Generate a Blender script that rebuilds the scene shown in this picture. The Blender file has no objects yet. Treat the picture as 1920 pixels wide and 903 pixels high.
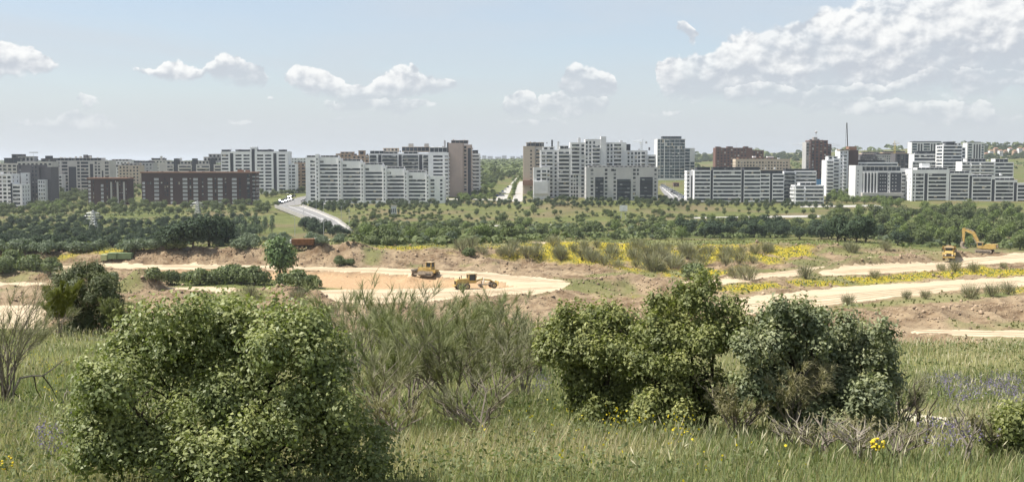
import bpy, math, random
import numpy as np
from mathutils import Vector, Matrix
R = math.radians
random.seed(7); RNG = np.random.default_rng(7)
scene = bpy.context.scene
COL = scene.collection

# ------------------------------------------------------------------ camera
CAMZ = 40.0                      # eye height above datum; the hill top is about 1.7 m lower
F = 2058.0                       # focal length in pixels of a 1920-wide picture
HORIZON = 303.0
PITCH = math.atan((451.5 - HORIZON) / F)
cd = bpy.data.cameras.new('camera'); cam = bpy.data.objects.new('camera', cd); COL.objects.link(cam)
cam.location = (0, 0, CAMZ); cam.rotation_euler = (math.pi/2 - PITCH, 0, 0)
cd.sensor_width = 36.0; cd.lens = 36.0 * F / 1920.0
cd.clip_start = 0.1; cd.clip_end = 60000
scene.camera = cam

# ------------------------------------------------------------------ sun, sky, exposure
SUN_EL, SUN_AZ = R(57), R(-94)        # azimuth from +Y (view direction), negative = left
sun_dir = Vector((math.sin(SUN_AZ)*math.cos(SUN_EL), math.cos(SUN_AZ)*math.cos(SUN_EL), math.sin(SUN_EL)))
ld = bpy.data.lights.new('sun', 'SUN'); ld.energy = 4.7; ld.angle = R(0.6); ld.color = (1.0, 0.95, 0.87)
sun = bpy.data.objects.new('sun', ld); COL.objects.link(sun)
sun.rotation_euler = (-sun_dir).to_track_quat('-Z', 'Y').to_euler(); sun.location = (0, 0, 400)
vs = scene.view_settings
vs.view_transform = 'Standard'; vs.look = 'None'; vs.exposure = 0.88; vs.gamma = 1.0; vs.use_curve_mapping = False
scene.render.engine = 'CYCLES'
cy = scene.cycles
cy.use_denoising = True
try: cy.denoiser = 'OPENIMAGEDENOISE'
except Exception: pass
cy.max_bounces = 6; cy.diffuse_bounces = 3; cy.glossy_bounces = 2; cy.transmission_bounces = 2
cy.volume_bounces = 0; cy.transparent_max_bounces = 4
cy.caustics_reflective = False; cy.caustics_refractive = False
cy.use_adaptive_sampling = True; cy.adaptive_threshold = 0.02

def pix_dir(u, v):
    cx, cyy = (u - 960.0) / F, (451.5 - v) / F
    return (cx, math.cos(PITCH) + math.sin(PITCH)*cyy, -math.sin(PITCH) + math.cos(PITCH)*cyy)
def pt(u, v, D):                  # the point of a pixel's ray at distance D along the view
    d = pix_dir(u, v); k = D / d[1]
    return (d[0]*k, D, CAMZ + d[2]*k)
def proj(x, y, z):                # arrays -> pixels
    zc = z - CAMZ
    f = y*math.cos(PITCH) - zc*math.sin(PITCH)
    up = y*math.sin(PITCH) + zc*math.cos(PITCH)
    f = np.maximum(f, 0.01)
    return 960.0 + F*x/f, 451.5 - F*up/f

class NT:                          # small node helper
    def __init__(s, tree): s.t = tree; s.n = tree.nodes; s.l = tree.links
    def node(s, typ, **kw):
        n = s.n.new(typ)
        for k, v in kw.items(): setattr(n, k, v)
        return n
    def put(s, sock, v):
        if hasattr(v, 'is_output') or hasattr(v, 'links'): s.l.new(v, sock)
        elif isinstance(v, (tuple, list)) and len(v) == 3 and len(sock.default_value) == 4: sock.default_value = (*v, 1)
        else: sock.default_value = v
    def m(s, op, a, b=None, c=None, clamp=False):
        n = s.node('ShaderNodeMath', operation=op); n.use_clamp = clamp
        for i, x in enumerate((a, b, c)):
            if x is not None: s.put(n.inputs[i], x)
        return n.outputs[0]
    def vm(s, op, a, b=None):
        n = s.node('ShaderNodeVectorMath', operation=op); s.put(n.inputs[0], a)
        if b is not None:
            s.put(n.inputs['Scale'] if op == 'SCALE' else n.inputs[1], b)
        return n.outputs['Value'] if op in ('DOT_PRODUCT', 'LENGTH', 'DISTANCE') else n.outputs[0]
    def mix(s, f, a, b, blend='MIX'):
        n = s.node('ShaderNodeMix', data_type='RGBA', blend_type=blend)
        s.put(n.inputs[0], f); s.put(n.inputs[6], a); s.put(n.inputs[7], b)
        return n.outputs[2]
    def noise(s, vec, scale, detail=3, rough=0.55, dist=0.0, out='Fac'):
        n = s.node('ShaderNodeTexNoise'); n.noise_dimensions = '3D'
        if vec is not None: s.l.new(vec, n.inputs['Vector'])
        n.inputs['Scale'].default_value = scale; n.inputs['Detail'].default_value = detail
        n.inputs['Roughness'].default_value = rough; n.inputs['Distortion'].default_value = dist
        return n.outputs[out]
    def ss(s, v, a, b, lo=0.0, hi=1.0):
        n = s.node('ShaderNodeMapRange', interpolation_type='SMOOTHSTEP')
        s.put(n.inputs[0], v); n.inputs[1].default_value = a; n.inputs[2].default_value = b
        n.inputs[3].default_value = lo; n.inputs[4].default_value = hi
        return n.outputs[0]
    def xyz(s, x, y, z):
        n = s.node('ShaderNodeCombineXYZ')
        for i, q in enumerate((x, y, z)): s.put(n.inputs[i], q)
        return n.outputs[0]

world = bpy.data.worlds.new('World'); scene.world = world; world.use_nodes = True
def build_world():
    T = NT(world.node_tree); T.n.clear()
    sky = T.node('ShaderNodeTexSky', sky_type='NISHITA'); sky.sun_disc = False
    sky.sun_elevation = SUN_EL; sky.sun_rotation = SUN_AZ
    sky.altitude = 650; sky.air_density = 1.0; sky.dust_density = 1.6; sky.ozone_density = 1.2
    tc = T.node('ShaderNodeTexCoord'); sep = T.node('ShaderNodeSeparateXYZ'); T.l.new(tc.outputs['Generated'], sep.inputs[0])
    X, Y, Z = sep.outputs
    az = T.m('ARCTAN2', X, Y); el = T.m('ARCSINE', T.m('MINIMUM', T.m('MAXIMUM', Z, -1.0), 1.0))
    P = T.xyz(az, el, 0.0)
    SK = 8.0                                       # colours below are in units of (radiance / strength 0.1)
    base = sky.outputs[0]
    # thin high veil over the whole sky, streaked along the horizon
    Pst = T.xyz(T.m('MULTIPLY', az, 1.6), T.m('MULTIPLY', T.m('ADD', el, T.m('MULTIPLY', az, 0.10)), 9.0), 3.7)
    v1 = T.noise(Pst, 1.6, 4, 0.55, 0.6)
    veil = T.ss(v1, 0.28, 0.72, 0.46, 0.84)
    lowv = T.ss(el, 0.02, 0.115, 1.0, 0.0)
    veil = T.m('MAXIMUM', veil, T.m('MULTIPLY', lowv, 0.93))
    vcol = T.mix(T.ss(el, 0.0, 0.16), (3.95, 4.2, 4.42), (4.0, 4.35, 4.75))
    sk1 = T.mix(veil, base, vcol)
    # heaped clouds: where they stand in view, and scattered the same way all round
    E = [[(35,138,62,24),(10,122,26,18),(300,146,48,11),(360,148,40,11),(330,140,28,14),(445,144,44,22),(438,128,24,17),(478,154,30,13),
          (585,158,46,22),(570,145,24,15),(625,172,48,18),(690,180,60,16),(765,158,52,20),(745,148,28,14),(815,160,46,13),
          (1085,160,34,24),(1080,142,24,16),(1120,170,36,26),(982,182,20,14),(975,200,34,18),
          (1275,134,42,19),(1320,140,60,24),(1330,165,90,26),(1400,100,42,28),(1450,84,44,22),(1480,100,60,30),(1440,125,110,36),(1560,56,44,26),(1600,48,40,22),(1610,75,85,38),
          (1560,100,120,40),(1720,62,70,42),(1700,40,70,32),(1790,40,80,44),(1850,30,100,60),(1800,85,130,40),(1680,105,150,42),(1880,100,90,40),(1450,150,150,46),(1600,150,200,56),(1780,140,220,66),(1900,120,120,80)],
         [(720,198,110,14),(170,200,17,15),(515,190,18,8),(1070,198,66,24),(1600,180,80,16),(1545,172,40,13),(1720,148,50,15),(1790,142,44,11),(1415,168,60,22),(1480,184,110,20),(1900,160,40,20),(1830,190,44,10),(1276,62,13,12),(1290,80,10,12)],
         [(165,236,60,12),(90,244,80,9),(450,238,52,8),(640,225,90,8),(1000,232,80,9),(1240,215,70,8),(1660,206,150,14),(1820,236,90,9)]]
    wn = T.node('ShaderNodeTexNoise'); T.l.new(P, wn.inputs['Vector']); wn.inputs['Scale'].default_value = 34; wn.inputs['Detail'].default_value = 4; wn.inputs['Roughness'].default_value = 0.6
    PW = T.vm('ADD', P, T.vm('SCALE', T.vm('SUBTRACT', wn.outputs['Color'], (0.5, 0.5, 0.5)), 0.026))
    spw = T.node('ShaderNodeSeparateXYZ'); T.l.new(PW, spw.inputs[0])
    tt = T.m('PINGPONG', T.m('ADD', spw.outputs[0], 0.5), 1.0)      # beyond the frame the same cloud belt goes on round the sky
    EM = 0.16
    def curve(vals):
        n = T.node('ShaderNodeFloatCurve'); c = n.mapping.curves[0]
        for k, v in enumerate(vals):
            x = k/(len(vals)-1)
            if k == 0: c.points[0].location = (0, v)
            elif k == len(vals)-1: c.points[1 if len(c.points) == 2 else -1].location = (1, v)
            else: c.points.new(x, v)
        for p in c.points: p.handle_type = 'VECTOR'
        n.mapping.update(); T.l.new(tt, n.inputs['Value']); return n.outputs[0]
    fld = None; hgt = None
    for lay in E:
        tops, bots = [], []
        for k in range(121):
            a0 = k/120 - 0.5; top, bot = None, None
            for (u, v, ra, rb) in lay:
                azc, elc = math.atan((u-960)/F), (HORIZON-v)/F
                q = (a0-azc)/(ra*1.12/F)
                if abs(q) < 1:
                    hh = rb*1.15/F*math.sqrt(1-q*q)
                    top = elc+hh if top is None else max(top, elc+hh); bot = elc-hh if bot is None else min(bot, elc-hh)
            tops.append(top); bots.append(bot)
        c_, h_ = [], []
        for k in range(121):
            if tops[k] is None:
                near = min((abs(j-k), j) for j in range(121) if tops[j] is not None)
                j = near[1]; c_.append((tops[j]+bots[j])/2/EM); h_.append(0.0)
            else: c_.append((tops[k]+bots[k])/2/EM); h_.append((tops[k]-bots[k])/2/EM)
        cc = curve(c_); hh = T.m('ADD', curve(h_), 0.012)
        dy = T.m('DIVIDE', T.m('SUBTRACT', T.m('DIVIDE', spw.outputs[1], EM), cc), hh)
        e = T.m('SUBTRACT', T.m('SUBTRACT', 1.0, T.m('MULTIPLY', dy, dy)), T.ss(hh, 0.014, 0.07, 1.3, 0.0))
        if fld is None: fld = e; hgt = dy
        else:
            gt = T.m('GREATER_THAN', e, fld)
            hgt = T.m('ADD', T.m('MULTIPLY', gt, dy), T.m('MULTIPLY', T.m('SUBTRACT', 1.0, gt), hgt))
            fld = T.m('MAXIMUM', fld, e)
    # billow detail, and its slope toward the light (up and left)
    Pd = T.vm('MULTIPLY', P, (1, 1.25, 1))
    n1 = T.noise(Pd, 58, 7, 0.58, 0.1)
    n2 = T.noise(T.vm('ADD', Pd, (-0.004, 0.0065, 0)), 58, 3, 0.5, 0.1)
    n3 = T.noise(Pd, 17, 4, 0.5)
    dens = T.m('ADD', fld, T.m('MULTIPLY', T.m('SUBTRACT', n1, 0.5), 1.15))
    soft = T.ss(hgt, -0.9, 0.4, 1.0, 0.30)      # bases dissolve, tops are crisp
    alpha = T.m('MULTIPLY', T.ss(T.m('DIVIDE', dens, soft), 0.05, 1.0), T.ss(n3, 0.30, 0.60, 0.74, 1.0))
    edge = T.ss(fld, 0.25, 0.95, 1.15, 0.55)        # billows show at the rims, the body of a big cloud is smooth
    lit = T.m('ADD', T.m('MULTIPLY', T.m('MULTIPLY', T.m('SUBTRACT', n1, n2), 3.4), edge), T.m('ADD', T.m('MULTIPLY', hgt, 0.55), T.m('MULTIPLY', T.m('SUBTRACT', n3, 0.62), 1.5)))
    lit = T.ss(lit, -0.5, 0.55)
    ccol = T.mix(lit, (3.55, 3.78, 4.15), (6.3, 6.3, 6.2))
    fade = T.ss(el, 0.015, 0.085, 0.25, 0.94)      # clouds low down lie far off in the haze
    sk2 = T.mix(T.m('MULTIPLY', alpha, fade), sk1, ccol)
    bg = T.node('ShaderNodeBackground'); T.l.new(sk2, bg.inputs[0]); bg.inputs[1].default_value = 0.088
    out = T.node('ShaderNodeOutputWorld'); T.l.new(bg.outputs[0], out.inputs[0])
build_world()
world.cycles.sampling_method = 'MANUAL'; world.cycles.sample_map_resolution = 512
# ------------------------------------------------------------------ helpers
def vnoise(x, y, seed=0):
    xi = np.floor(x).astype(np.int64); yi = np.floor(y).astype(np.int64); fx = x - xi; fy = y - yi
    fx = fx*fx*(3-2*fx); fy = fy*fy*(3-2*fy)
    def h(a, b):
        n = (a*374761393 + b*668265263 + seed*1442695041) & 0x7fffffff
        n = ((n ^ (n >> 13)) * 1274126177) & 0x7fffffff
        n = n ^ (n >> 16)
        return (n & 0xffff) / 65535.0
    return (h(xi, yi)*(1-fx) + h(xi+1, yi)*fx)*(1-fy) + (h(xi, yi+1)*(1-fx) + h(xi+1, yi+1)*fx)*fy
def fbm(x, y, o=4, seed=0):
    s = np.zeros_like(x, dtype=float); a = 0.5; k = 1.0
    for i in range(o):
        s += a*vnoise(x*k, y*k, seed + i*17); a *= 0.5; k *= 2.03
    return s / (1 - 0.5**o)
def sstep(a, b, x):
    t = np.clip((x - a) / (b - a), 0, 1); return t*t*(3-2*t)
def in_poly(px, py, poly):
    c = np.zeros(px.shape, bool); n = len(poly)
    for i in range(n):
        x0, y0 = poly[i]; x1, y1 = poly[(i+1) % n]
        if y0 == y1: continue
        c ^= ((y0 > py) != (y1 > py)) & (px < (x1-x0)*(py-y0)/(y1-y0) + x0)
    return c

class MB:                          # collects shapes, builds ONE mesh object
    def __init__(s): s.v = []; s.f = []
    def add(s, vs, fs):
        o = len(s.v); s.v += [tuple(p) for p in vs]; s.f += [tuple(i+o for i in f) for f in fs]; return s
    def box(s, x0, x1, y0, y1, z0, z1):
        return s.add([(x0,y0,z0),(x1,y0,z0),(x1,y1,z0),(x0,y1,z0),(x0,y0,z1),(x1,y0,z1),(x1,y1,z1),(x0,y1,z1)],
                     [(0,3,2,1),(4,5,6,7),(0,1,5,4),(1,2,6,5),(2,3,7,6),(3,0,4,7)])
    def hexa(s, a, b):             # two quads (bottom, top)
        return s.add(list(a)+list(b), [(3,2,1,0),(4,5,6,7),(0,1,5,4),(1,2,6,5),(2,3,7,6),(3,0,4,7)])
    def prism(s, prof, y0, y1):    # profile in x,z extruded along y
        n = len(prof); a = [(p[0], y0, p[1]) for p in prof] + [(p[0], y1, p[1]) for p in prof]
        return s.add(a, [tuple(range(n)), tuple(range(2*n-1, n-1, -1))] + [(i, i+n, (i+1) % n + n, (i+1) % n) for i in range(n)])
    def tube(s, p0, p1, r0, r1=None, n=6, caps=True):
        r1 = r0 if r1 is None else r1; p0 = Vector(p0); p1 = Vector(p1); d = (p1-p0)
        if d.length < 1e-6: return s
        q = d.to_track_quat('Z', 'Y'); a = []
        for p, r in ((p0, r0), (p1, r1)):
            for i in range(n):
                t = 2*math.pi*i/n; a.append(p + q @ Vector((r*math.cos(t), r*math.sin(t), 0)))
        f = [(i, (i+1) % n, (i+1) % n + n, i+n) for i in range(n)]
        if caps: f += [tuple(range(n-1, -1, -1)), tuple(range(n, 2*n))]
        return s.add(a, f)
    def path(s, pts, rs, n=5):
        for i in range(len(pts)-1): s.tube(pts[i], pts[i+1], rs[i], rs[i+1], n, caps=False)
        return s
    def beam(s, p0, p1, w, h):     # box beam between two points
        p0 = Vector(p0); p1 = Vector(p1); d = (p1-p0).normalized(); up = Vector((0, 0, 1))
        if abs(d.z) > 0.95: up = Vector((1, 0, 0))
        sd = d.cross(up).normalized()*w/2; u2 = sd.cross(d).normalized()*h/2
        return s.hexa([p0-sd-u2, p0+sd-u2, p0+sd+u2, p0-sd+u2], [p1-sd-u2, p1+sd-u2, p1+sd+u2, p1-sd+u2])
    def wheel(s, c, r, w, n=16, axis='y'):
        c = Vector(c); d = Vector((0, w/2, 0)) if axis == 'y' else Vector((w/2, 0, 0))
        b = Vector((0, w*0.13, 0)) if axis == 'y' else Vector((w*.13, 0, 0))
        s.tube(c-d+b, c+d-b, r, r, n); s.tube(c-d, c-d+b, r*0.86, r, n); s.tube(c+d-b, c+d, r, r*0.86, n); return s
    def build(s, name, mat, parent=None, smooth=False):
        me = bpy.data.meshes.new(name); me.from_pydata(s.v, [], s.f); me.validate(clean_customdata=False)
        if smooth: me.polygons.foreach_set('use_smooth', [True]*len(me.polygons))
        return link(name, me, mat, parent)
def link(name, me, mat, parent=None):
    if mat is not None and not me.materials: me.materials.append(mat)
    o = bpy.data.objects.new(name, me); COL.objects.link(o)
    if parent is not None: o.parent = parent
    return o
def np_mesh(name, verts, faces_flat, per, smooth=False):
    me = bpy.data.meshes.new(name); nv = len(verts); nf = len(faces_flat)//per
    me.vertices.add(nv); me.vertices.foreach_set('co', np.asarray(verts, dtype=np.float32).ravel())
    me.loops.add(nf*per); me.loops.foreach_set('vertex_index', np.asarray(faces_flat, dtype=np.int32))
    me.polygons.add(nf); me.polygons.foreach_set('loop_start', np.arange(0, nf*per, per, dtype=np.int32))
    if smooth: me.polygons.foreach_set('use_smooth', np.ones(nf, bool))
    me.update(calc_edges=True); return me
def thing(name, label, cat, loc=(0,0,0), rz=0.0, group=None):
    o = bpy.data.objects.new(name, None); COL.objects.link(o); o.location = loc; o.rotation_euler = (0, 0, rz)
    o.empty_display_size = 0.5; tag(o, label, cat, group); return o
def tag(o, label, cat, group=None, kind=None):
    if label: o['label'] = label
    if cat: o['category'] = cat
    if group: o['group'] = group
    if kind: o['kind'] = kind
    return o
def struct(o, label=None):
    o['kind'] = 'structure'
    if label: o['label'] = label
    return o
KIDS = {}
def dup(root, loc, rz=0.0, scale=1.0, label=None, group=None):
    r = root.copy(); COL.objects.link(r); r.location = loc; r.rotation_euler = (0, 0, rz)
    r.scale = scale if isinstance(scale, (tuple, list)) else (scale,)*3
    if label: r['label'] = label
    if group: r['group'] = group
    if root not in KIDS:
        ch = list(root.children); KIDS[root] = [(c, list(c.children)) for c in ch]
    for ch, gs in KIDS[root]:
        c = ch.copy(); COL.objects.link(c); c.parent = r
        for g in gs:
            d = g.copy(); COL.objects.link(d); d.parent = c
    return r

# ------------------------------------------------------------------ materials
def new_mat(name):
    m = bpy.data.materials.new(name); m.use_nodes = True; T = NT(m.node_tree); T.n.clear()
    out = T.node('ShaderNodeOutputMaterial'); return m, T, out
def principled(T, out, col, rough=0.8, spec=0.3, metal=0.0, normal=None):
    b = T.node('ShaderNodeBsdfPrincipled'); T.put(b.inputs['Base Color'], col); T.put(b.inputs['Roughness'], rough)
    T.put(b.inputs['Specular IOR Level'], spec); T.put(b.inputs['Metallic'], metal)
    if normal is not None: T.l.new(normal, b.inputs['Normal'])
    if out is not None: T.l.new(b.outputs[0], out.inputs[0])
    return b
def bump(T, h, strength=0.4, dist=0.05):
    n = T.node('ShaderNodeBump'); T.l.new(h, n.inputs['Height']); n.inputs['Strength'].default_value = strength; n.inputs['Distance'].default_value = dist
    return n.outputs[0]
def plain(name, col, rough=0.75, spec=0.3, metal=0.0, var=0.12, scale=0.6, dirt=None, bmp=0.0):
    m, T, out = new_mat(name); tc = T.node('ShaderNodeTexCoord'); g = T.node('ShaderNodeNewGeometry')
    n = T.noise(g.outputs['Position'], scale, 4, 0.6)
    lo = tuple(c*(1-var) for c in col); hi = tuple(min(1, c*(1+var)) for c in col)
    c = T.mix(T.ss(n, 0.3, 0.7), lo, hi)
    if dirt:
        n2 = T.noise(g.outputs['Position'], scale*2.7, 5, 0.65)
        c = T.mix(T.ss(n2, 0.5, 0.72, 0, dirt[3]), c, dirt[:3])
    nm = bump(T, T.noise(g.outputs['Position'], scale*9, 4, 0.6), bmp, 0.03) if bmp else None
    principled(T, out, c, rough, spec, metal, nm); return m
def wall_mat(name, col, streak=0.10, var=0.06):
    m, T, out = new_mat(name); g = T.node('ShaderNodeNewGeometry')
    p = T.vm('MULTIPLY', g.outputs['Position'], (0.7, 0.7, 0.12))
    n = T.noise(p, 1.0, 4, 0.6); n2 = T.noise(g.outputs['Position'], 0.13, 3, 0.5)
    c = T.mix(T.ss(n, 0.35, 0.8, 0, streak*2), col, tuple(q*0.72 for q in col))
    c = T.mix(T.ss(n2, 0.3, 0.7), c, T.mix(1.0, c, (1-var*2, 1-var*2, 1-var*1.6), 'MULTIPLY'))
    principled(T, out, c, 0.85, 0.25); return m
def brick_mat(name, c1, c2):
    m, T, out = new_mat(name); g = T.node('ShaderNodeNewGeometry')
    n = T.noise(g.outputs['Position'], 1.4, 4, 0.65); n2 = T.noise(g.outputs['Position'], 0.1, 2, 0.5)
    c = T.mix(n, c1, c2); c = T.mix(T.ss(n2, 0.3, 0.7, 0, 0.5), c, T.mix(0.5, c1, c2))
    principled(T, out, c, 0.9, 0.2); return m
def glass_mat(name, col=(0.025, 0.032, 0.04), light=(0.26, 0.26, 0.25), amt=0.10):
    m, T, out = new_mat(name); oi = T.node('ShaderNodeObjectInfo'); g = T.node('ShaderNodeNewGeometry')
    # blinds drawn behind some panes, told apart along the wall
    p = T.vm('MULTIPLY', g.outputs['Position'], (0.55, 0.55, 0.33))
    w = T.node('ShaderNodeTexWhiteNoise'); w.noise_dimensions = '3D'; T.l.new(T.vm('FLOOR', p), w.inputs['Vector'])
    f = T.m('MULTIPLY', T.ss(w.outputs[0], 1-amt, 1-amt*0.4), 0.8)
    c = T.mix(f, T.mix(oi.outputs['Random'], col, tuple(q*1.9 for q in col)), light)
    principled(T, out, c, 0.15, 0.28); return m
def foliage(name, dark, light, trans=0.25, rough=0.55, spec=0.35, scale=1.2, hue=0.0, attr=None):
    m, T, out = new_mat(name); oi = T.node('ShaderNodeObjectInfo'); g = T.node('ShaderNodeNewGeometry')
    n = T.noise(g.outputs['Position'], scale, 2, 0.5)
    f = T.m('ADD', T.m('MULTIPLY', T.ss(n, 0.3, 0.7), 0.55), T.m('MULTIPLY', oi.outputs['Random'], 0.45))
    c = T.mix(f, dark, light)
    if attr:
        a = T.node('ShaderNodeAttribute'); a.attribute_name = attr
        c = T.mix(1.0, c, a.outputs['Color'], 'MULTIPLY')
    b = principled(T, None, c, rough, spec)
    t = T.node('ShaderNodeBsdfTranslucent'); T.l.new(T.mix(1.0, c, (1.0, 1.15, 0.55), 'MULTIPLY'), t.inputs[0])
    mx = T.node('ShaderNodeMixShader'); mx.inputs[0].default_value = trans
    T.l.new(b.outputs[0], mx.inputs[1]); T.l.new(t.outputs[0], mx.inputs[2]); T.l.new(mx.outputs[0], out.inputs[0]); return m
# ------------------------------------------------------------------ terrain
PROF_Y = np.array([-60, -10, 0, 6, 8.5, 14, 20, 28, 36, 42, 60, 100, 150, 165, 300, 345, 358, 390, 430, 500, 600, 700, 780, 830, 880, 920, 960, 1000, 1300, 2000, 4000, 9000, 30000.])
PROF_Z = np.array([-4, -1.7, -1.68, -2.1, -2.45, -3.35, -4.15, -5.0, -5.9, -7.2, -12.2, -21.5, -27, -28, -28, -28, -28.4, -33, -38, -39.2, -39.0, -38.5, -37.6, -36.8, -36, -34, -31, -29.5, -21, -15, -11, -7, -5.])
def T0(x, y):
    x = np.asarray(x, float); y = np.asarray(y, float)
    ys = np.maximum(y, 1.0); a = x/ys
    sh = 40*sstep(0.18, 0.36, -a) + 46*sstep(0.30, 0.40, a)
    sh = sh*sstep(285, 312, y)*(1 - sstep(430, 620, y))
    z = np.interp(y + sh, PROF_Y, PROF_Z)
    # round the joints of the profile a little
    for d in (0.06,):
        z = 0.5*z + 0.25*np.interp(y+sh - d*ys*0.3, PROF_Y, PROF_Z) + 0.25*np.interp(y+sh + d*ys*0.3, PROF_Y, PROF_Z)
    t = sstep(0.02, 0.11, a)
    s0 = 300*(1-t) + 262*t; s1 = 308*(1-t) + 330*t
    z = z + 3.0*sstep(0, 1, (y - s0)/(s1 - s0))
    z = z - 0.014*x*sstep(8, 20, y)*(1 - sstep(60, 120, y))*(np.abs(x) < 400)
    z = z + 36*np.exp(-((x-1080)/520)**2 - ((y-2300)/480)**2) + 27*np.exp(-((x-520)/430)**2 - ((y-2900)/500)**2)
    z = z + 14*np.exp(-((x-1500)/800)**2 - ((y-2000)/700)**2)
    z = z + 16*np.exp(-((x+150)/1900)**2 - ((y-8200)/900)**2)
    z = z + 5.5*sstep(-0.02, 0.05, a)*(1-sstep(0.13, 0.17, a))*sstep(690, 790, y)*(1-sstep(870, 960, y))
    far = sstep(420, 520, y)
    z = z + far*2.4*(fbm(x/90, y/90, 3, 5) - 0.5)*(1-0.6*sstep(1500, 3000, y))
    z = z + 0.22*(fbm(x/3.0, y/3.0, 3, 9) - 0.5)*(1 - sstep(60, 90, y)) 
    return CAMZ + z
def gp0(u, v):                       # ground under a pixel
    d = pix_dir(u, v)
    k = np.concatenate([np.arange(5, 60, 0.1), np.arange(60, 500, 0.5), np.geomspace(500, 14000, 1500)])
    z = CAMZ + d[2]*k; g = T0(d[0]*k, d[1]*k)
    i = np.argmax(z < g)
    if not (z < g).any(): i = len(k)-1
    return d[0]*k[i], d[1]*k[i]
def site_gp(u, v):                   # the same, but beyond the edge of the near hill
    d = pix_dir(u, v); k = np.concatenate([np.arange(130, 500, 0.4), np.geomspace(500, 14000, 1500)])
    z = CAMZ + d[2]*k; g = T0(d[0]*k, d[1]*k); i = np.argmax(z < g)
    return d[0]*k[i], d[1]*k[i]
BERMS = [([(190,491),(300,487),(400,485),(520,485),(640,486),(760,489),(860,495),(940,501)], 4.0, 1.7),
         ([(1105,545),(1180,538),(1240,545)], 5.5, 2.6), 
         ([(600,582),(680,586),(760,583),(860,572),(1000,563),(1095,556)], 2.6, 1.1),
         ([(1640,652),(1720,643),(1800,650),(1920,660),(2000,662)], 1.8, 1.3), ([(1540,606),(1700,600),(1920,584),(2000,580)], 6, 1.3),
         ([(1590,503),(1650,496),(1715,490)], 4, 2.3), ([(1720,486),(1790,482)], 4, 1.4),
         ([(450,566),(520,560),(590,566)], 5.5, 2.3), ([(230,560),(330,556),(430,566)], 5, 0.9),
         ([(-40,522),(60,521),(130,528)], 3, 1.3), ([(0,566),(110,560),(200,556)], 3, 0.8), ([(860,560),(1000,566)], 3, 0.5),
         ([(1040,462),(1180,465)], 3.5, 1.3), ([(1330,470),(1480,466),(1560,470)], 4, 1.6)]
MOUNDS = [(262,540,6.0,4.4),(374,486,6,2.4),(455,486,5,1.4),(604,474,4.6,3.0),(655,477,9,3.0),(764,517,2.4,1.25),(70,512,4,1.6),(30,508,4,0.8),(1780,612,5,1.0),(1450,545,3,0.7),(1560,552,2,0.6)]
BW = [([site_gp(*p) for p in pts], w, h) for pts, w, h in BERMS]
MW = [(*site_gp(u, v), r, h) for u, v, r, h in MOUNDS]
def extra(x, y):
    z = np.zeros_like(x); m = (y > 120) & (y < 460) & (np.abs(x) < 330)
    xs, ys = x[m], y[m]; zz = np.zeros_like(xs)
    wob = 1 + 0.7*(fbm(xs/6, ys/6, 3, 31) - 0.5)
    for pts, w, h in BW:
        best = np.full(xs.shape, 1e9)
        for i in range(len(pts)-1):
            ax, ay = pts[i]; bx, by = pts[i+1]; L2 = (bx-ax)**2 + (by-ay)**2
            t = np.clip(((xs-ax)*(bx-ax) + (ys-ay)*(by-ay))/L2, 0, 1)
            best = np.minimum(best, (xs-ax-t*(bx-ax))**2 + (ys-ay-t*(by-ay))**2)
        zz = np.maximum(zz, h*wob*np.exp(-best/(w*w)))
    for cx, cyy, r, h in MW:
        d = np.sqrt((xs-cx)**2 + (ys-cyy)**2)
        zz = np.maximum(zz, h*np.clip(1.15 - d/r*wob, 0, 1)**1.15)
    z[m] = zz; return z
SAND = [[(195,495),(440,496),(550,499),(661,501),(772,503),(870,508),(990,517),(1096,531),(1080,541),(1010,552),(930,555),(885,558),(840,562),(750,572),(661,571),(613,567),(575,542),(700,541),(850,538),(880,540),(960,537),(930,528),(840,519),(750,512),(661,509),(495,504),(240,503),(90,502),(90,498)],
        [(303,538),(380,537),(450,540),(448,548),(380,547),(310,544)], [(-60,528),(95,529),(100,536),(-60,536)], [(-60,572),(90,570),(88,616),(-60,620)],
        [(1345,562),(1480,547),(1635,533),(1790,524),(1920,517),(1990,512),(1990,530),(1920,537),(1790,546),(1743,552),(1604,567),(1498,578),(1384,591),(1340,575)],
        [(1255,530),(1348,521),(1440,511),(1540,498),(1641,478),(1645,484),(1560,497),(1500,517),(1440,522),(1345,535)],
        [(1535,508),(1635,500),(1743,492),(1805,484),(1920,473),(1990,466),(1990,488),(1920,493),(1836,497),(1743,508),(1613,516),(1530,517)],
        [(1690,619),(1740,617),(1800,619),(1920,618),(2000,618),(2000,632),(1920,633),(1830,632),(1760,627),(1705,623)],
        [(1000,452),(1180,456),(1180,460),(1000,457)], [(1320,460),(1470,458),(1560,463),(1470,466)]]
YEL = [[(800,474),(900,455),(1000,452),(1100,456),(1200,460),(1330,462),(1520,464),(1520,480),(1440,497),(1350,516),(1240,519),(1200,512),(1150,500),(1080,492),(1000,486),(900,482)],
       [(1340,541),(1400,531),(1480,528),(1620,520),(1750,510),(1836,500),(1920,494),(1990,489),(1990,508),(1920,514),(1790,521),(1635,530),(1480,543),(1380,548)],
       [(-40,480),(90,480),(160,470),(300,463),(380,470),(200,484),(100,490),(-40,500)], [(1140,553),(1185,552),(1190,561),(1150,562)], [(690,462),(830,460),(830,476),(700,468)], [(1880,540),(1990,538),(1990,552),(1900,550)]]
ORA = [[(495,505),(661,509),(750,512),(800,515),(840,519),(930,528),(975,540),(860,541),(600,543),(545,535),(495,520)], [(900,530),(985,536),(970,545),(920,541)], [(240,503),(495,505),(495,522),(300,520)]]
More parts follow.
